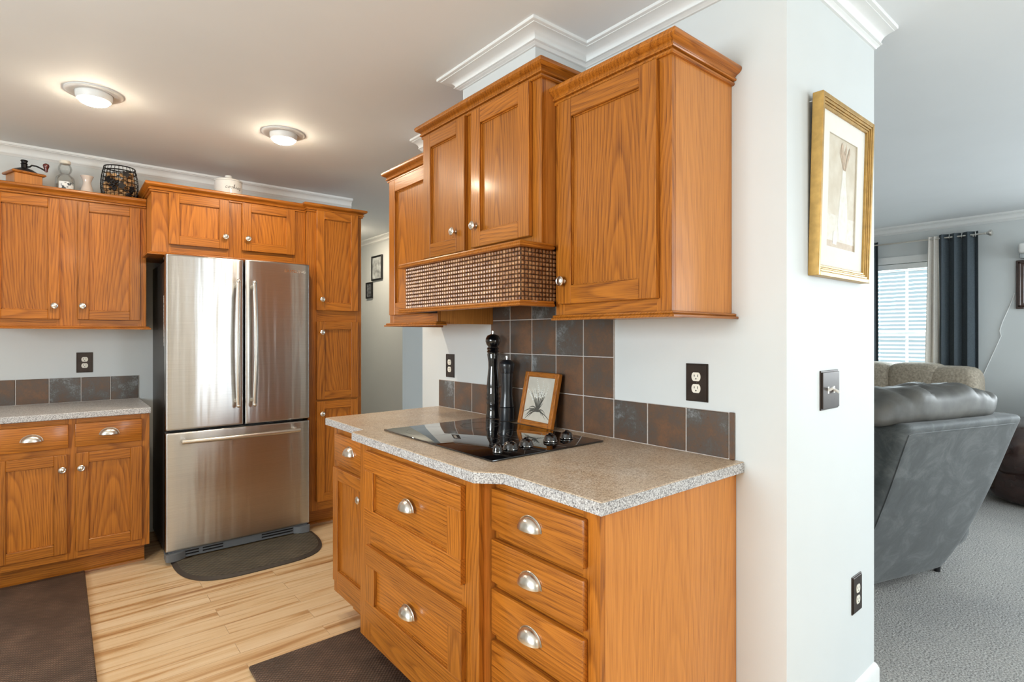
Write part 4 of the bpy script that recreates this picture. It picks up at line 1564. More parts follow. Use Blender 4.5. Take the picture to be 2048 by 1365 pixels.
b = B()
gbox(b, (-0.062, -0.062, 0), (0.062, 0.062, 0.095), 0, 0.002)
part('box', b, ['ven_z'], t)
b = B()
gbox(b, (-0.076, -0.076, 0.095), (0.076, 0.076, 0.108), 0, 0.004)
part('box_lid', b, ['oak_x'], t)
b = B()
b.lathe([(0.066, 0.108), (0.066, 0.111), (0.058, 0.118), (0.040, 0.130), (0.020, 0.138), (0.014, 0.140), (0.014, 0.160), (0.017, 0.162), (0.013, 0.165), (0.013, 0.172), (0.017, 0.180), (0.014, 0.184), (0.0, 0.185)], (gx, gy, ZT), (0, 0, 1), 24)
part('iron_dome', b, ['iron'], t)
b = B()
b.tube([gm @ Vector(p) for p in ((0.010, -0.004, 0.147), (0.022, -0.008, 0.150), (0.030, -0.012, 0.160), (0.048, -0.020, 0.159), (0.070, -0.028, 0.149), (0.088, -0.034, 0.138))], 0.0045, 8)
part('crank', b, ['iron'], t)
b = B()
kp = gm @ Vector((0.088, -0.034, 0.133))
b.lathe([(0.006, 0.0), (0.008, 0.006), (0.0075, 0.012), (0.012, 0.024), (0.0155, 0.034), (0.014, 0.044), (0.006, 0.050), (0.0, 0.051)], kp, (0, 0, 1), 16)
part('crank_knob', b, ['cherry'], t, 'red brown turned knob')

# glass bottle
t = thing('glass_bottle', (0.029, 4.165, ZT), 'clear glass bottle with a white label and stopper, beside the grinder', 'bottle')
b = B()
b.lathe([(0.0, 0.0), (0.044, 0.0), (0.047, 0.006), (0.047, 0.105), (0.042, 0.122), (0.026, 0.136), (0.023, 0.142), (0.030, 0.154), (0.034, 0.170), (0.031, 0.186), (0.024, 0.198), (0.021, 0.203), (0.020, 0.203),
         (0.029, 0.184), (0.032, 0.170), (0.028, 0.156), (0.021, 0.143), (0.024, 0.137), (0.040, 0.121), (0.045, 0.104), (0.045, 0.008), (0.0, 0.004)], (0.029, 4.165, ZT), (0, 0, 1), 28, cap=False)
part('vessel', b, ['bottle_glass'], t, auto=50)
b = B()
n = 12
rr = 0.0478
vv = [[b.bm.verts.new((0.029 + rr * math.sin(a), 4.165 - rr * math.cos(a), ZT + z)) for a in [0.15 + (-0.78 + 1.56 * i / n) for i in range(n + 1)]] for z in (0.018, 0.090)]
for i in range(n):
    b.bm.faces.new([vv[0][i], vv[0][i + 1], vv[1][i + 1], vv[1][i]])
part('paper_label', b, ['bottle_label'], t, 'white printed paper label')
b = B()
b.lathe([(0.0, 0.199), (0.022, 0.199), (0.027, 0.204), (0.028, 0.213), (0.025, 0.219), (0.0, 0.221)], (0.029, 4.165, ZT), (0, 0, 1), 20)
part('stopper', b, ['ivory'], t, 'cream round stopper')

# vase
b = B()
b.lathe([(0.0, 0.0), (0.028, 0.0), (0.033, 0.012), (0.034, 0.045), (0.028, 0.075), (0.021, 0.100), (0.020, 0.112), (0.026, 0.132), (0.033, 0.148), (0.031, 0.148), (0.018, 0.112), (0.0, 0.105)], (0.131, 4.165, ZT), (0, 0, 1), 28)
single('vase', b, ['blush'], (0.131, 4.165, ZT), 'small pale pink flared vase between the bottle and wire basket', 'vase', auto=60)

# wire basket with grapevine
bx, by = 0.291, 4.165
HB = 0.225


def brad(z):
    s_ = z / HB
    return 0.072 + 0.024 * math.sin(PI * (0.10 + 0.80 * s_))


t = thing('wire_basket', (bx, by, ZT), 'black wire basket with metal grapes filled with corks', 'basket')
b = B()
for z in [0.004 + 0.0245 * i for i in range(10)]:
    r = brad(z)
    b.tube([(bx + r * math.cos(2 * PI * i / 28), by + r * math.sin(2 * PI * i / 28), ZT + z) for i in range(28)], 0.0018 if z < 0.2 else 0.0035, 5, closed=True)
for k in range(26):
    a = 2 * PI * k / 26
    b.tube([(bx + brad(z) * math.cos(a), by + brad(z) * math.sin(a), ZT + z) for z in [HB * i / 8 for i in range(9)]], 0.0015, 5)
part('wire_cage', b, ['iron'], t)
for ca, cz_ in ((-1.95, 0.105), (-1.15, 0.050)):
    b = B()
    for k in range(26):
        a = ca + random.uniform(-0.22, 0.22)
        z = cz_ + random.uniform(-0.035, 0.03)
        r = brad(z) + 0.006
        b.sphere((bx + r * math.cos(a), by + r * math.sin(a), ZT + z), 0.0075, 0, 8, 6)
    part('grape_cluster', b, ['iron'], t)
for ca, cz_, rot in ((-2.25, 0.130, 0.4), (-1.55, 0.100, -0.5), (-1.3, 0.175, 0.2), (-1.0, 0.085, 1.0)):
    b = B()
    r = brad(cz_) + 0.007
    c = Vector((bx + r * math.cos(ca), by + r * math.sin(ca), ZT + cz_))
    e1 = Vector((-math.sin(ca), math.cos(ca), 0))
    e2 = Vector((0, 0, 1))
    pts = []
    for i in range(20):
        a = 2 * PI * i / 20
        rad = 0.019 * (1 + 0.28 * math.cos(5 * a + rot))
        pts.append(c + e1 * rad * math.cos(a) + e2 * rad * math.sin(a))
    nrm = Vector((math.cos(ca), math.sin(ca), 0)) * 0.0015
    v0 = [b.bm.verts.new(p) for p in pts]
    v1 = [b.bm.verts.new(p + nrm) for p in pts]
    b.bm.faces.new(v1)
    b.bm.faces.new(v0[::-1])
    for i in range(20):
        b.bm.faces.new([v0[i], v0[(i + 1) % 20], v1[(i + 1) % 20], v1[i]])
    part('vine_leaf', b, ['iron'], t, auto=0)
bq = B()
bq.lathe([(0.0, -0.020), (0.0095, -0.020), (0.0108, -0.0185), (0.0108, 0.0185), (0.0095, 0.020), (0.0, 0.020)], (0, 0, 0), (0, 0, 1), 12)
cork_me = finish('wine_cork', bq, ['cork'])
rg = random.Random(11)
placed = []
tries = 0
while len(placed) < 64 and tries < 6000:
    tries += 1
    z = rg.uniform(0.016, 0.185)
    a = rg.uniform(0, 2 * PI)
    r = (brad(z) - 0.026) * (rg.uniform(0.55, 1.0) ** 0.5)
    p = Vector((bx + r * math.cos(a), by + r * math.sin(a), ZT + z))
    if all((p - q).length > 0.0245 for q in placed):
        placed.append(p)
for p in placed:
    o = bpy.data.objects.new('wine_cork', cork_me)
    COL.objects.link(o)
    o.location = p
    o.rotation_euler = (rg.uniform(0, PI), rg.uniform(0, PI), rg.uniform(0, PI))
    tag(o, 'tan cork lying in the black wire basket above the cabinets', 'cork', 'corks in the wire basket')

# cookie jar
jx, jy, jz = 0.862, 3.985, 2.1788
JR = 0.082
t = thing('cookie_jar', (jx, jy, jz), 'white ceramic jar lettered cookies on the cabinet over the refrigerator', 'jar')
b = B()
b.lathe([(0.0, 0.0), (JR - 0.006, 0.0), (JR, 0.006), (JR, 0.138), (JR - 0.003, 0.141), (0.0, 0.141)], (jx, jy, jz), (0, 0, 1), 40)
part('jar_body', b, ['ceramic'], t, auto=40)
b = B()
b.lathe([(0.0, 0.1412), (JR + 0.001, 0.1414), (JR + 0.002, 0.148), (JR - 0.004, 0.153), (0.03, 0.163), (0.016, 0.165), (0.018, 0.168), (0.0215, 0.172), (0.0215, 0.181), (0.019, 0.184), (0.0, 0.185)], (jx, jy, jz), (0, 0, 1), 40)
part('lid', b, ['ceramic'], t, auto=40)
LET = {
    'c': [[(0.8, 0.75), (0.55, 1.0), (0.2, 0.85), (0.05, 0.4), (0.25, 0.02), (0.6, 0.05), (1.0, 0.4)]],
    'o': [[(0.6, 0.98), (0.25, 0.85), (0.08, 0.4), (0.3, 0.02), (0.62, 0.2), (0.75, 0.65), (0.6, 0.98), (0.75, 0.85), (1.05, 0.75)]],
    'k': [[(0.1, 0.0), (0.3, 0.9), (0.55, 1.9), (0.4, 2.1), (0.25, 1.6), (0.15, 0.0)], [(0.2, 0.45), (0.6, 0.95), (0.7, 0.75), (0.35, 0.5), (0.65, 0.05), (1.05, 0.35)]],
    'i': [[(0.15, 0.4), (0.4, 0.98), (0.28, 0.2), (0.45, 0.02), (0.8, 0.4)], [(0.5, 1.4), (0.54, 1.5)]],
    'e': [[(0.1, 0.4), (0.55, 0.6), (0.65, 0.9), (0.4, 1.0), (0.15, 0.6), (0.22, 0.1), (0.5, 0.02), (0.95, 0.4)]],
    's': [[(0.2, 0.35), (0.6, 1.1), (0.62, 0.6), (0.72, 0.15), (0.45, -0.45), (0.2, -0.3), (0.6, -0.05), (1.05, 0.25)]],
}
b = B()
adv, hgt = 0.0150, 0.0135
us = -3.4 * adv
for ch in 'cookies':
    for st in LET[ch]:
        P = []
        for k in range(len(st) - 1):
            for q in range(4):
                f = q / 4
                P.append((st[k][0] * (1 - f) + st[k + 1][0] * f, st[k][1] * (1 - f) + st[k + 1][1] * f))
        P.append(st[-1])
        pts = []
        for x, y in P:
            ang = (us + x * adv * 0.95 + y * hgt * 0.22) / JR + 0.18
            pts.append((jx + (JR + 0.0002) * math.sin(ang), jy - (JR + 0.0002) * math.cos(ang), jz + 0.086 + y * hgt))
        b.tube(pts, 0.0010, 5)
    us += adv * (0.8 if ch == 'i' else 1.0)
part('lettering', b, ['ink'], t, 'black handwritten word cookies')

# ------------------------------------------------------------------ ceiling lights


def lamp_meshes():
    b = B()
    b.lathe([(0.112, 0.0), (0.113, -0.004), (0.108, -0.008), (0.085, -0.010), (0.074, -0.006), (0.072, 0.0)], (0, 0, 0), (0, 0, 1), 40, cap=False)
    ring = finish('trim_ring', b, ['trim'])
    b = B()
    b.lathe([(0.073, 0.0), (0.071, -0.024), (0.066, -0.036), (0.058, -0.040), (0.0, -0.036)], (0, 0, 0), (0, 0, 1), 36, cap=False)
    bar = finish('barrel', b, ['trim'])
    b = B()
    b.lathe([(0.057, -0.0395), (0.054, -0.046), (0.042, -0.052), (0.022, -0.056), (0.0, -0.057)], (0, 0, 0), (0, 0, 1), 32, cap=False)
    lens = finish('lens', b, ['bulb'])
    return ring, bar, lens


LM = lamp_meshes()
for x, y, lab in ((0.127, 3.212, 'lit recessed ceiling light nearer the left edge of the photo'), (0.968, 3.183, 'lit recessed ceiling light above the refrigerator front, right of the other'),
                  (0.127, -1.55, 'recessed ceiling light over the rear of the kitchen, left'), (0.968, -1.55, 'recessed ceiling light over the rear of the kitchen, right'), (2.3, 5.6, 'added unseen ceiling light brightening the hallway beyond the pantry')):  # hallway light is added out of view to brighten the hall
    t = thing('ceiling_light', (x, y, CEIL), lab, 'ceiling light', 'recessed kitchen ceiling lights')
    for nm, me in zip(('trim_ring', 'barrel', 'lens'), LM):
        inst(nm, me, (x, y, CEIL), t)

# ------------------------------------------------------------------ floor mats


def rect_mat(x0, y0, x1, y1, label):
    b = B()
    b.box((x0, y0, 0.001), (x1, y1, 0.017), 0, 0.007, 3)
    return single('floor_mat', b, ['mat_brown'], ((x0 + x1) / 2, (y0 + y1) / 2, 0.0), label, 'mat', auto=40)


rect_mat(-0.80, 2.55, 0.112, 3.853, 'brown woven kitchen mat in front of the left base cabinet')
rect_mat(0.575, 0.95, 1.062, 2.325, 'brown woven kitchen mat along the foot of the cooktop cabinets')
t = thing('floor_mat', (0.88, 3.45, 0), 'half round olive brown mat in front of the refrigerator', 'mat')


def dshape(ins):
    x0, x1, yb, yf = 0.498 + ins, 1.305 - ins, 3.70 - ins, 3.262 + ins
    pts = [(x0, yb)]
    n = 40
    for i in range(n + 1):
        a = PI + PI * i / n
        ex = 0.52
        pts.append(((x0 + x1) / 2 + (x1 - x0) / 2 * math.copysign(abs(math.cos(a)) ** ex, math.cos(a)), yb - 0.02 - (yb - 0.02 - yf) * abs(math.sin(a)) ** 0.75))
    pts.append((x1, yb))
    out = []
    for p in pts:
        if not out or (Vector(p) - Vector(out[-1])).length > 0.002:
            out.append(p)
    return out


b = B()
A, C_ = dshape(0.0), dshape(0.022)
m_ = min(len(A), len(C_))
vo = [b.bm.verts.new((x, y, 0.001)) for x, y in A]
vm = [b.bm.verts.new((x, y, 0.006)) for x, y in A]
n = len(A)


def closest_ring(src, dst):
    return dst


b.bm.faces.new(vo[::-1])
for i in range(n):
    b.bm.faces.new([vo[i], vo[(i + 1) % n], vm[(i + 1) % n], vm[i]])
cx, cy = 0.90, 3.46
vi = [b.bm.verts.new((x + (cx - x) * 0.055, y + (cy - y) * 0.10, 0.015)) for x, y in A]
for i in range(n):
    b.bm.faces.new([vm[i], vm[(i + 1) % n], vi[(i + 1) % n], vi[i]])
b.bm.faces.new(vi)
part('edge', b, ['rubber_edge'], t, auto=20)
b = B()
vt = [(x + (cx - x) * 0.057, y + (cy - y) * 0.104) for x, y in A]
b.poly_prism(vt, 0.0145, 0.0162)
part('top', b, ['mat_olive'], t, 'basket weave surface', auto=20)

# ------------------------------------------------------------------ gold framed print on the partition end
t = thing('picture_frame', (2.01, PY0, 1.78), 'large gold framed print with cream mat above the double light switch', 'picture')
tilt = math.radians(1.5)
gm2 = Matrix.Translation((2.004, PY0 + 0.001, 1.497)) @ Matrix.Rotation(tilt, 4, 'X')
# local: x along the wall, -y out of it, z up
GW, GH = 0.436, 0.560


def g2(b, lo, hi, mat=0, bev=0.0):
    q = B()
    q.box(lo, hi, mat, bev)
    b.merge(q.bm, None, gm2)


b = B()
for w0, w1, d in ((0.0, 0.014, 0.032), (0.014, 0.022, 0.029), (0.022, 0.028, 0.025), (0.028, 0.036, 0.022)):
    x0, x1, z0, z1 = -GW / 2 + w0, GW / 2 - w0, w0, GH - w0
    q0, q1, r0, r1 = -GW / 2 + w1, GW / 2 - w1, w1, GH - w1
    g2(b, (x0, -d, z0), (q0, 0, z1), 0, 0.0015)
    g2(b, (q1, -d, z0), (x1, 0, z1), 0, 0.0015)
    g2(b, (q0, -d, z0), (q1, 0, r0), 0, 0.0015)
    g2(b, (q0, -d, r1), (q1, 0, z1), 0, 0.0015)
part('frame', b, ['gold'], t)
b = B()
ow, oh0, oh1 = 0.105, 0.085, 0.085
hx0, hx1, hz0, hz1 = -GW / 2 + 0.100, GW / 2 - 0.100, 0.102, GH - 0.098
for lo, hi in (((-GW / 2 + 0.03, -0.014, 0.03), (hx0, -0.010, GH - 0.03)), ((hx1, -0.014, 0.03), (GW / 2 - 0.03, -0.010, GH - 0.03)), ((hx0, -0.014, 0.03), (hx1, -0.010, hz0)), ((hx0, -0.014, hz1), (hx1, -0.010, GH - 0.03))):
    g2(b, lo, hi)
part('mat_board', b, ['matboard'], t, 'wide cream mat')


def mk_print():
    m, nt, bs = nodes_of('sepia_print')
    tc = nd(nt, 'ShaderNodeTexCoord')
    sp = nd(nt, 'ShaderNodeSeparateXYZ', {0: tc.outputs['Generated']})
    nz = nd(nt, 'ShaderNodeTexNoise', {'Vector': tc.outputs['Object'], 'Scale': 18.0, 'Detail': 4.0})
    n2 = nd(nt, 'ShaderNodeTexNoise', {'Vector': tc.outputs['Object'], 'Scale': 60.0, 'Detail': 3.0})
    wl = ramp(nt, nz.outputs[0], [(0.3, (0.55, 0.47, 0.35)), (0.7, (0.66, 0.60, 0.49))])
    sk = ramp(nt, n2.outputs[0], [(0.3, (0.60, 0.55, 0.45)), (0.7, (0.72, 0.68, 0.60))])
    fl = ramp(nt, n2.outputs[0], [(0.3, (0.45, 0.33, 0.22)), (0.7, (0.55, 0.45, 0.33))])
    low = mth(nt, 'LESS_THAN', sp.outputs[2], 0.30)
    c = mix(nt, low, wl, sk)
    c = mix(nt, mth(nt, 'LESS_THAN', sp.outputs[2], 0.07), c, fl)
    nt.links.new(c, bs.inputs['Base Color'])
    bs.inputs['Roughness'].default_value = 0.5
    return m


M['print'] = mk_print()
M['print_white'] = plain('printed_pale_cream', (0.74, 0.71, 0.64), 0.6, 0, 0.10, 50)
M['print_brown'] = plain('printed_soft_brown', (0.50, 0.38, 0.27), 0.6, 0, 0.2, 60)
b = B()
g2(b, (hx0 - 0.004, -0.0095, hz0 - 0.004), (hx1 + 0.004, -0.007, hz1 + 0.004))
pr = part('print', b, ['print'], t, 'faded sepia still life of a tall pale vase with dried stems', auto=0)


def flat_shape(b, pts, d, mat):
    b.bm.faces.new([b.bm.verts.new(gm2 @ Vector((x, -d, z))) for x, z in pts]).material_index = mat


b = B()
sx = 0.012
vz = hz0 + 0.03
flat_shape(b, [(sx - 0.024, vz), (sx + 0.030, vz), (sx + 0.046, vz + 0.05), (sx + 0.040, vz + 0.12), (sx + 0.024, vz + 0.19), (sx + 0.020, vz + 0.235), (sx - 0.006, vz + 0.235), (sx - 0.012, vz + 0.19), (sx - 0.026, vz + 0.12), (sx - 0.036, vz + 0.05)], 0.0098, 0)
rg = random.Random(5)
for k in range(14):
    a = rg.uniform(-0.42, 0.42)
    L = rg.uniform(0.05, 0.085)
    bx_, bz_ = sx + 0.007 + a * 0.02, vz + 0.232
    px, pz = bx_ + math.sin(a) * L, bz_ + math.cos(a) * L
    wv = rg.uniform(0.004, 0.008)
    flat_shape(b, [(bx_ - 0.0015, bz_), (bx_ + 0.0015, bz_), (px + wv, pz - 0.01), (px, pz + 0.008), (px - wv, pz - 0.01)], 0.0100 + 0.00005 * k, 1)
flat_shape(b, [(sx - 0.075, hz0 + 0.012), (sx - 0.042, hz0 + 0.010), (sx - 0.036, hz0 + 0.035), (sx - 0.050, hz0 + 0.060), (sx - 0.070, hz0 + 0.050)], 0.0099, 0)
shp = part('vase_motif', b, ['print_white', 'print_brown'], t, auto=0)
b = B()
b.tube([(1.795, PY0 - 0.001, 2.035), (1.797, PY0 - 0.022, 2.035), (1.803, PY0 - 0.024, 2.05), (1.815, PY0 - 0.020, 2.02)], 0.0018, 6)
part('hanging_wire', b, ['chrome'], t)

# ------------------------------------------------------------------ hallway pictures
HF2 = Face('x', HX)


def small_picture(u0, u1, z0, z1, fw, mat_frame, mat_img, label):
    t = thing('picture_frame', HF2((u0 + u1) / 2, 0, z0), label, 'picture')
    b = B()
    for a, c, p, q in ((u0, u0 + fw, z0, z1), (u1 - fw, u1, z0, z1), (u0 + fw, u1 - fw, z0, z0 + fw), (u0 + fw, u1 - fw, z1 - fw, z1)):
        HF2.box(b, a, c, 0, 0.022, p, q, 0, 0.002)
    part('frame', b, [mat_frame], t)
    b = B()
    HF2.box(b, u0 + fw - 0.003, u1 - fw + 0.003, 0.002, 0.012, z0 + fw - 0.003, z1 - fw + 0.003)
    part('picture', b, [mat_img], t, auto=0)


small_picture(5.735, 6.001, 1.950, 2.232, 0.018, 'black', 'photo_grey', 'larger black framed picture high on the hallway wall')
small_picture(5.990, 6.150, 1.752, 1.940, 0.016, 'black', 'photo_dark', 'smaller black framed dark photo lower on the hallway wall')

# ------------------------------------------------------------------ living room
LF = Face('x', LX)
t = thing('window_blind', (LX, 1.82, 1.0), 'white horizontal slat blind in the living room window', 'blind')
b = B()
LF.box(b, 1.43, 2.21, -0.050, 0.0, 2.00, 2.055, 0, 0.003)
part('headrail', b, ['trim'], t)
b = B()
zz = 0.985
while zz < 1.995:
    q = B()
    q.box((-0.0225, -0.385, -0.001), (0.0225, 0.385, 0.001))
    b.merge(q.bm, 0, Matrix.Translation((LX + 0.028, 1.82, zz)) @ Matrix.Rotation(math.radians(-22), 4, 'Y'))
    zz += 0.0415
part('slats', b, ['trim'], t, auto=0)
b = B()
for u in (1.60, 2.04):
    b.tube([LF(u, 0.0, 2.0), LF(u, 0.0, 0.97)], 0.0012, 5)
part('lift_cord', b, ['trim'], t)
b = B()
LF.box(b, 1.44, 2.20, -0.045, -0.010, 0.958, 0.975, 0)
part('bottom_rail', b, ['trim'], t)

# curtain rod
RX = LX - 0.085
RZ = 2.262
t = thing('curtain_rod', (LX, 1.9, RZ), 'thin metal curtain rod over the living room window', 'curtain rod')
b = B()
b.tube([(RX, 1.165, RZ), (RX, 2.75, RZ)], 0.008, 12)
part('rod', b, ['nickel'], t)
b = B()
b.lathe([(0.008, 0.0), (0.012, 0.004), (0.010, 0.012), (0.020, 0.030), (0.030, 0.040), (0.028, 0.052), (0.012, 0.060), (0.0, 0.061)], (RX, 1.170, RZ), (0, -1, 0), 18)
part('finial', b, ['nickel'], t)
b = B()
for y in (1.25, 2.62):
    b.tube([(LX - 0.001, y, RZ - 0.012), (RX, y, RZ - 0.012)], 0.006, 8)
part('bracket', b, ['nickel'], t)


def curtain(y0, y1, z0, z1, folds, mats, split, label, amp=0.035, flare=0.0, x0=None):
    """pleated panel; split = fraction of width (from y1 side) in the second colour"""
    b = B()
    n, m = folds * 14, 24
    rows = []
    cx_ = RX if x0 is None else x0
    for j in range(m + 1):
        z = z0 + (z1 - z0) * j / m
        s_ = 1 - j / m
        row = []
        for i in range(n + 1):
            f = i / n
            y = y0 + (y1 - y0) * f + flare * s_ * (f - 0.3)
            a = amp * (0.8 + 0.35 * s_)
            row.append(b.bm.verts.new((cx_ + a * math.sin(2 * PI * folds * f + 0.4 * math.sin(3 * s_)) , y + 0.008 * math.sin(4 * PI * folds * f), z)))
        rows.append(row)
    for j in range(m):
        for i in range(n):
            f = b.bm.faces.new([rows[j][i], rows[j][i + 1], rows[j + 1][i + 1], rows[j + 1][i]])
            f.material_index = 1 if (i / n) > 1 - split else 0
            f.smooth = True
    return b


t = thing('curtain', (RX, 1.4, 0.1), 'curtain panel with a charcoal half and a cream half on the right of the window', 'curtain')
b = curtain(1.215, 1.512, 0.08, 2.295, 3, None, 0, '')
part('dark_fabric', b, ['curtain_dark'], t, 'charcoal blue fabric', auto=0)
b = curtain(1.515, 1.600, 0.08, 2.285, 2, None, 0, '', amp=0.022, flare=0.07)
part('light_fabric', b, ['curtain_white'], t, 'cream fabric', auto=0)
b = B()
for y in (1.235, 1.335, 1.43):
    b.tube([(RX + 0.022 * math.cos(2 * PI * i / 18), y + 0.004 * math.cos(2 * PI * i / 18), RZ + 0.024 * math.sin(2 * PI * i / 18)) for i in range(18)], 0.0045, 6, closed=True)
part('grommet', b, ['chrome'], t, 'chrome ring eyelets')
t = thing('curtain', (RX, 2.3, 0.1), 'charcoal curtain panel left of the window beside the partition edge', 'curtain')
b = curtain(2.03, 2.40, 0.08, 2.295, 4, None, 0, '')
part('dark_fabric', b, ['curtain_dark'], t, auto=0)
b = B()
for y in (2.07, 2.16, 2.25):
    b.tube([(RX + 0.022 * math.cos(2 * PI * i / 18), y + 0.004 * math.cos(2 * PI * i / 18), RZ + 0.024 * math.sin(2 * PI * i / 18)) for i in range(18)], 0.0045, 6, closed=True)
part('grommet', b, ['chrome'], t)

# dark framed picture and white wall unit
t = thing('picture_frame', (LX, 0.6, 1.55), 'dark walnut framed print on the living room wall right of the curtain', 'picture')
b = B()
u0, u1, z0, z1, fw = 0.25, 0.962, 1.556, 1.994, 0.055
for a, c, p, q in ((u0, u0 + fw, z0, z1), (u1 - fw, u1, z0, z1), (u0 + fw, u1 - fw, z0, z0 + fw), (u0 + fw, u1 - fw, z1 - fw, z1)):
    LF.box(b, a, c, 0, 0.022, p, q, 0, 0.004)
for a, c, p, q in ((u0 + 0.015, u0 + 0.035, z0 + 0.015, z1 - 0.015), (u1 - 0.035, u1 - 0.015, z0 + 0.015, z1 - 0.015), (u0 + 0.015, u1 - 0.015, z0 + 0.015, z0 + 0.035), (u0 + 0.015, u1 - 0.015, z1 - 0.035, z1 - 0.015)):
    LF.box(b, a, c, 0, 0.032, p, q, 0, 0.005)
part('frame', b, ['walnut'], t)
b = B()
LF.box(b, u0 + fw - 0.004, u1 - fw + 0.004, 0.001, 0.010, z0 + fw - 0.004, z1 - fw + 0.004)
part('print', b, ['photo_warm'], t, auto=0)
t = thing('wall_heater', (LX, 0.6, 2.0), 'white rounded appliance mounted above the walnut framed print', 'appliance')
b = B()
LF.box(b, 0.25, 0.930, 0, 0.15, 2.045, 2.135, 0, 0.02, 3)
part('cover', b, ['whitepl'], t)
b = B()
LF.box(b, 0.262, 0.925, 0.0, 0.11, 2.003, 2.046, 0, 0.004)
part('outlet_slot', b, ['photo_grey'], t)
b = B()
b.tube([(LX - 0.006, 0.972, 1.70), (LX - 0.006, 1.00, 1.60), (LX - 0.006, 1.055, 1.44), (LX - 0.006, 1.075, 1.36), (LX - 0.006, 1.065, 1.31), (LX - 0.006, 1.12, 1.15), (LX - 0.006, 1.19, 0.95), (LX - 0.006, 1.21, 0.80), (LX - 0.006, 1.215, 0.35)], 0.0032, 6)
single('power_cord', b, ['whitepl'], (LX - 0.006, 1.1, 0.35), 'thin white cord hanging from the walnut framed print', 'cord')

# beige couch against the window wall
t = thing('couch', (6.3, 1.95, 0), 'tan ribbed couch with rounded back cushions below the window', 'couch')
b = B()
b.box((5.72, 1.17, 0.0), (6.50, 3.2, 0.40), 0, 0.05, 3)
part('base', b, ['beige_couch'], t)
for y0, y1 in ((1.36, 1.95), (1.96, 2.56), (2.57, 3.1)):
    b = B()
    b.superbox((6.02, (y0 + y1) / 2, 0.47), (0.33, (y1 - y0) / 2, 0.085), 0.4)
    part('seat_cushion', b, ['beige_couch'], t)
for y0, y1, zt, pl in ((1.12, 1.50, 1.040, 0.16), (1.36, 1.80, 1.062, 0.19), (1.73, 2.4, 1.060, 0.19), (2.33, 3.1, 1.05, 0.19)):
    b = B()
    b.superbox((6.24, (y0 + y1) / 2, zt - 0.25), (0.20, (y1 - y0) / 2 + 0.01, 0.25), 0.45)
    part('back_cushion', b, ['beige_couch'], t)
b = B()
b.superbox((6.06, 1.25, 0.42), (0.36, 0.115, 0.24), 0.45)
b.superbox((6.06, 3.22, 0.42), (0.36, 0.115, 0.24), 0.45)
part('armrest', b, ['beige_couch'], t)

# grey recliner, seen from behind
ra = Vector((0.957, -0.290, 0)).normalized()      # its right-hand axis as the camera sees it
rb = Vector((-0.290, -0.957, 0)).normalized()     # its back
TL = Vector((2.718, 0.711, 0.940))
BR_ = Vector((3.800, 0.800, 0.10))
RW = 0.86
RM = Matrix((( ra.x, -rb.x, 0, TL.x), (ra.y, -rb.y, 0, TL.y), (0, 0, 1, 0), (0, 0, 0, 1)))
# local frame: x to the right along the back, y forward (away from the camera), z up; origin under the top left seam
t = thing('recliner', RM @ Vector((0.5, 0.6, 0)), 'slate grey suede recliner seen from behind, at the partition edge', 'recliner')
b = B()


def back_pt(u, s_, lay):
    """u 0..1 across, s_ 0 bottom .. 1 top, lay 0 rear face, 1 front face"""
    z = 0.045 + 0.895 * s_
    y = 0.400 * (1 - s_) ** 0.92 - 0.03 * math.sin(PI * s_)
    sh = 0.11 * (1 - s_)                        # lower part sits a little further right
    x = -0.0 + RW * u + sh - 0.02
    if s_ < 0.25:
        k = (0.25 - s_) / 0.25
        x = (x - 0.5) * (1 - 0.10 * k * k) + 0.5
    return Vector((x, y + lay * 0.24, z))


def back_slab():
    q = B()
    nu, ns = 14, 16
    g = [[[q.bm.verts.new(back_pt(i / nu, j / ns, l)) for i in range(nu + 1)] for j in range(ns + 1)] for l in (0, 1)]
    for l in (0, 1):
        for j in range(ns):
            for i in range(nu):
                q.bm.faces.new([g[l][j][i], g[l][j][i + 1], g[l][j + 1][i + 1], g[l][j + 1][i]])
    for j in range(ns):
        q.bm.faces.new([g[0][j][0], g[0][j + 1][0], g[1][j + 1][0], g[1][j][0]])
        q.bm.faces.new([g[0][j][nu], g[0][j + 1][nu], g[1][j + 1][nu], g[1][j][nu]])
    for i in range(nu):
        q.bm.faces.new([g[0][0][i], g[0][0][i + 1], g[1][0][i + 1], g[1][0][i]])
        q.bm.faces.new([g[0][ns][i], g[0][ns][i + 1], g[1][ns][i + 1], g[1][ns][i]])
    bmesh.ops.recalc_face_normals(q.bm, faces=q.bm.faces)
    sharp = [e for e in q.bm.edges if len(e.link_faces) == 2 and e.calc_face_angle(0) > 0.9]
    bmesh.ops.bevel(q.bm, geom=sharp, offset=0.035, segments=4, affect='EDGES', profile=0.5, clamp_overlap=True)
    return q


q = back_slab()
b.merge(q.bm, 0, RM)
part('back_shell', b, ['suede'], t, 'slate grey suede rear panel', auto=60)
b = B()
seam = [back_pt(0.035, j / 20, 0) + Vector((0, -0.002, 0)) for j in range(3, 20)] + [back_pt(i / 14, 0.955, 0) + Vector((0, -0.002, 0)) for i in range(1, 14)]
b.tube([RM @ p for p in seam], 0.0022, 6)
part('piping', b, ['suede'], t)
b = B()


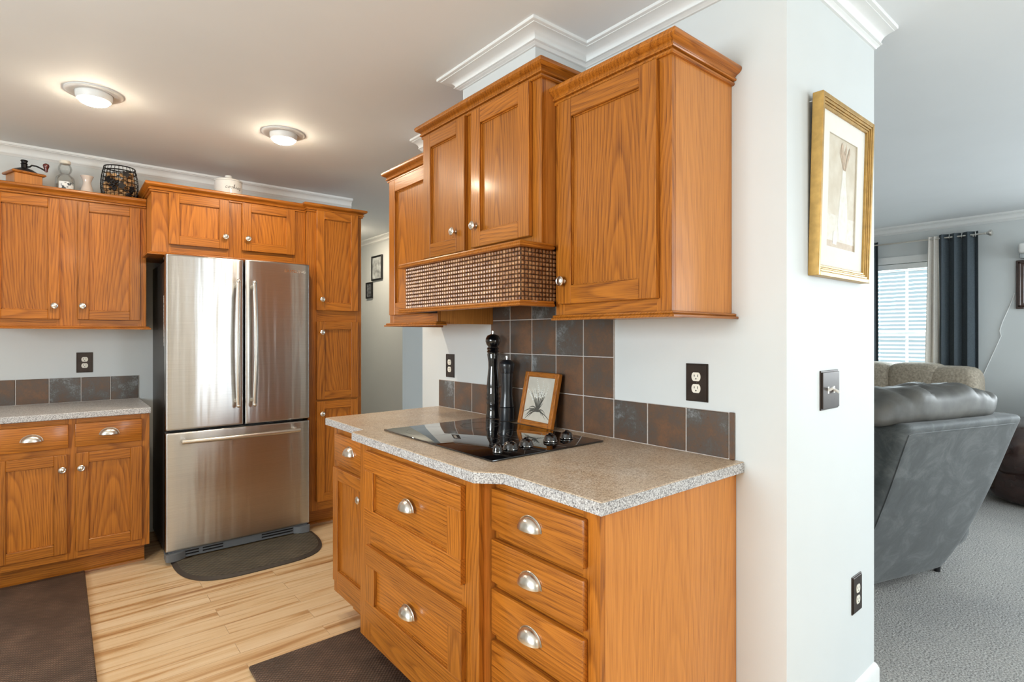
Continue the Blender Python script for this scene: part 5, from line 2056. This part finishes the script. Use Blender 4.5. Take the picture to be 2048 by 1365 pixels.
def pillow(p):
    k = max(0.0, p.z) / 0.1 + 0.4 * max(0.0, -p.y) / 0.14
    fold = 0.011 * math.sin(p.x * 19 + p.y * 9) + 0.006 * math.sin(p.x * 41 - p.y * 17 + 1.3) + 0.004 * math.sin(p.x * 83 + p.z * 30)
    return Vector((p.x + 0.008 * math.sin(p.z * 40), p.y - 0.5 * fold * k, p.z + fold * k - 0.035 * (abs(p.x) / 0.5) ** 3))


b.superbox(RM @ Vector((0.34, 0.17, 1.000)), (0.45, 0.14, 0.080), 0.6, mtx=RM.to_3x3().to_4x4(), fn=pillow, nu=120, nv=40)
part('headrest_cushion', b, ['grey_leather'], t, 'puffy taupe grey leather headrest')
b = B()
b.superbox(RM @ Vector((0.51, 0.85, 0.33)), (0.36, 0.42, 0.16), 0.4, mtx=RM.to_3x3().to_4x4())
part('seat_cushion', b, ['grey_leather'], t)
for ux in (0.065, 0.965):
    b = B()
    b.superbox(RM @ Vector((ux, 0.82, 0.36)), (0.115, 0.50, 0.25), 0.5, mtx=RM.to_3x3().to_4x4())
    part('armrest', b, ['suede'], t)
for ux, uy in ((0.28, 0.40), (0.97, 0.46), (0.20, 1.2), (0.90, 1.2)):
    b = B()
    p = RM @ Vector((ux, uy, 0))
    b.lathe([(0.016, 0.0), (0.020, 0.13)], p, (0, 0, 1), 10)
    part('foot', b, ['black'], t, 'black foot')
b = B()
b.box(RM @ Vector((0.2, 0.38, 0.05)) - Vector((0.0, 0.0, 0)), RM @ Vector((0.2, 0.38, 0.05)) + Vector((0.03, 0.03, 0.07)))
part('frame_bar', b, ['black'], t)

# brown leather armchair at the right edge
t = thing('armchair', (6.1, 0.45, 0), 'glossy dark brown leather armchair at the right edge of the photo', 'armchair')
b = B()
b.superbox((6.10, 0.38, 0.20), (0.50, 0.62, 0.20), 0.35)
part('base', b, ['brown_leather'], t)
for y in (0.80, -0.10):
    b = B()
    b.superbox((6.02, y, 0.42), (0.48, 0.17, 0.22), 0.6)
    part('armrest', b, ['brown_leather'], t, 'rounded glossy arm')
b = B()
b.superbox((5.95, 0.35, 0.42), (0.38, 0.34, 0.12), 0.5)
part('seat_cushion', b, ['brown_leather'], t)
b = B()
b.superbox((6.36, 0.35, 0.58), (0.18, 0.40, 0.32), 0.5)
part('back_cushion', b, ['brown_leather'], t)
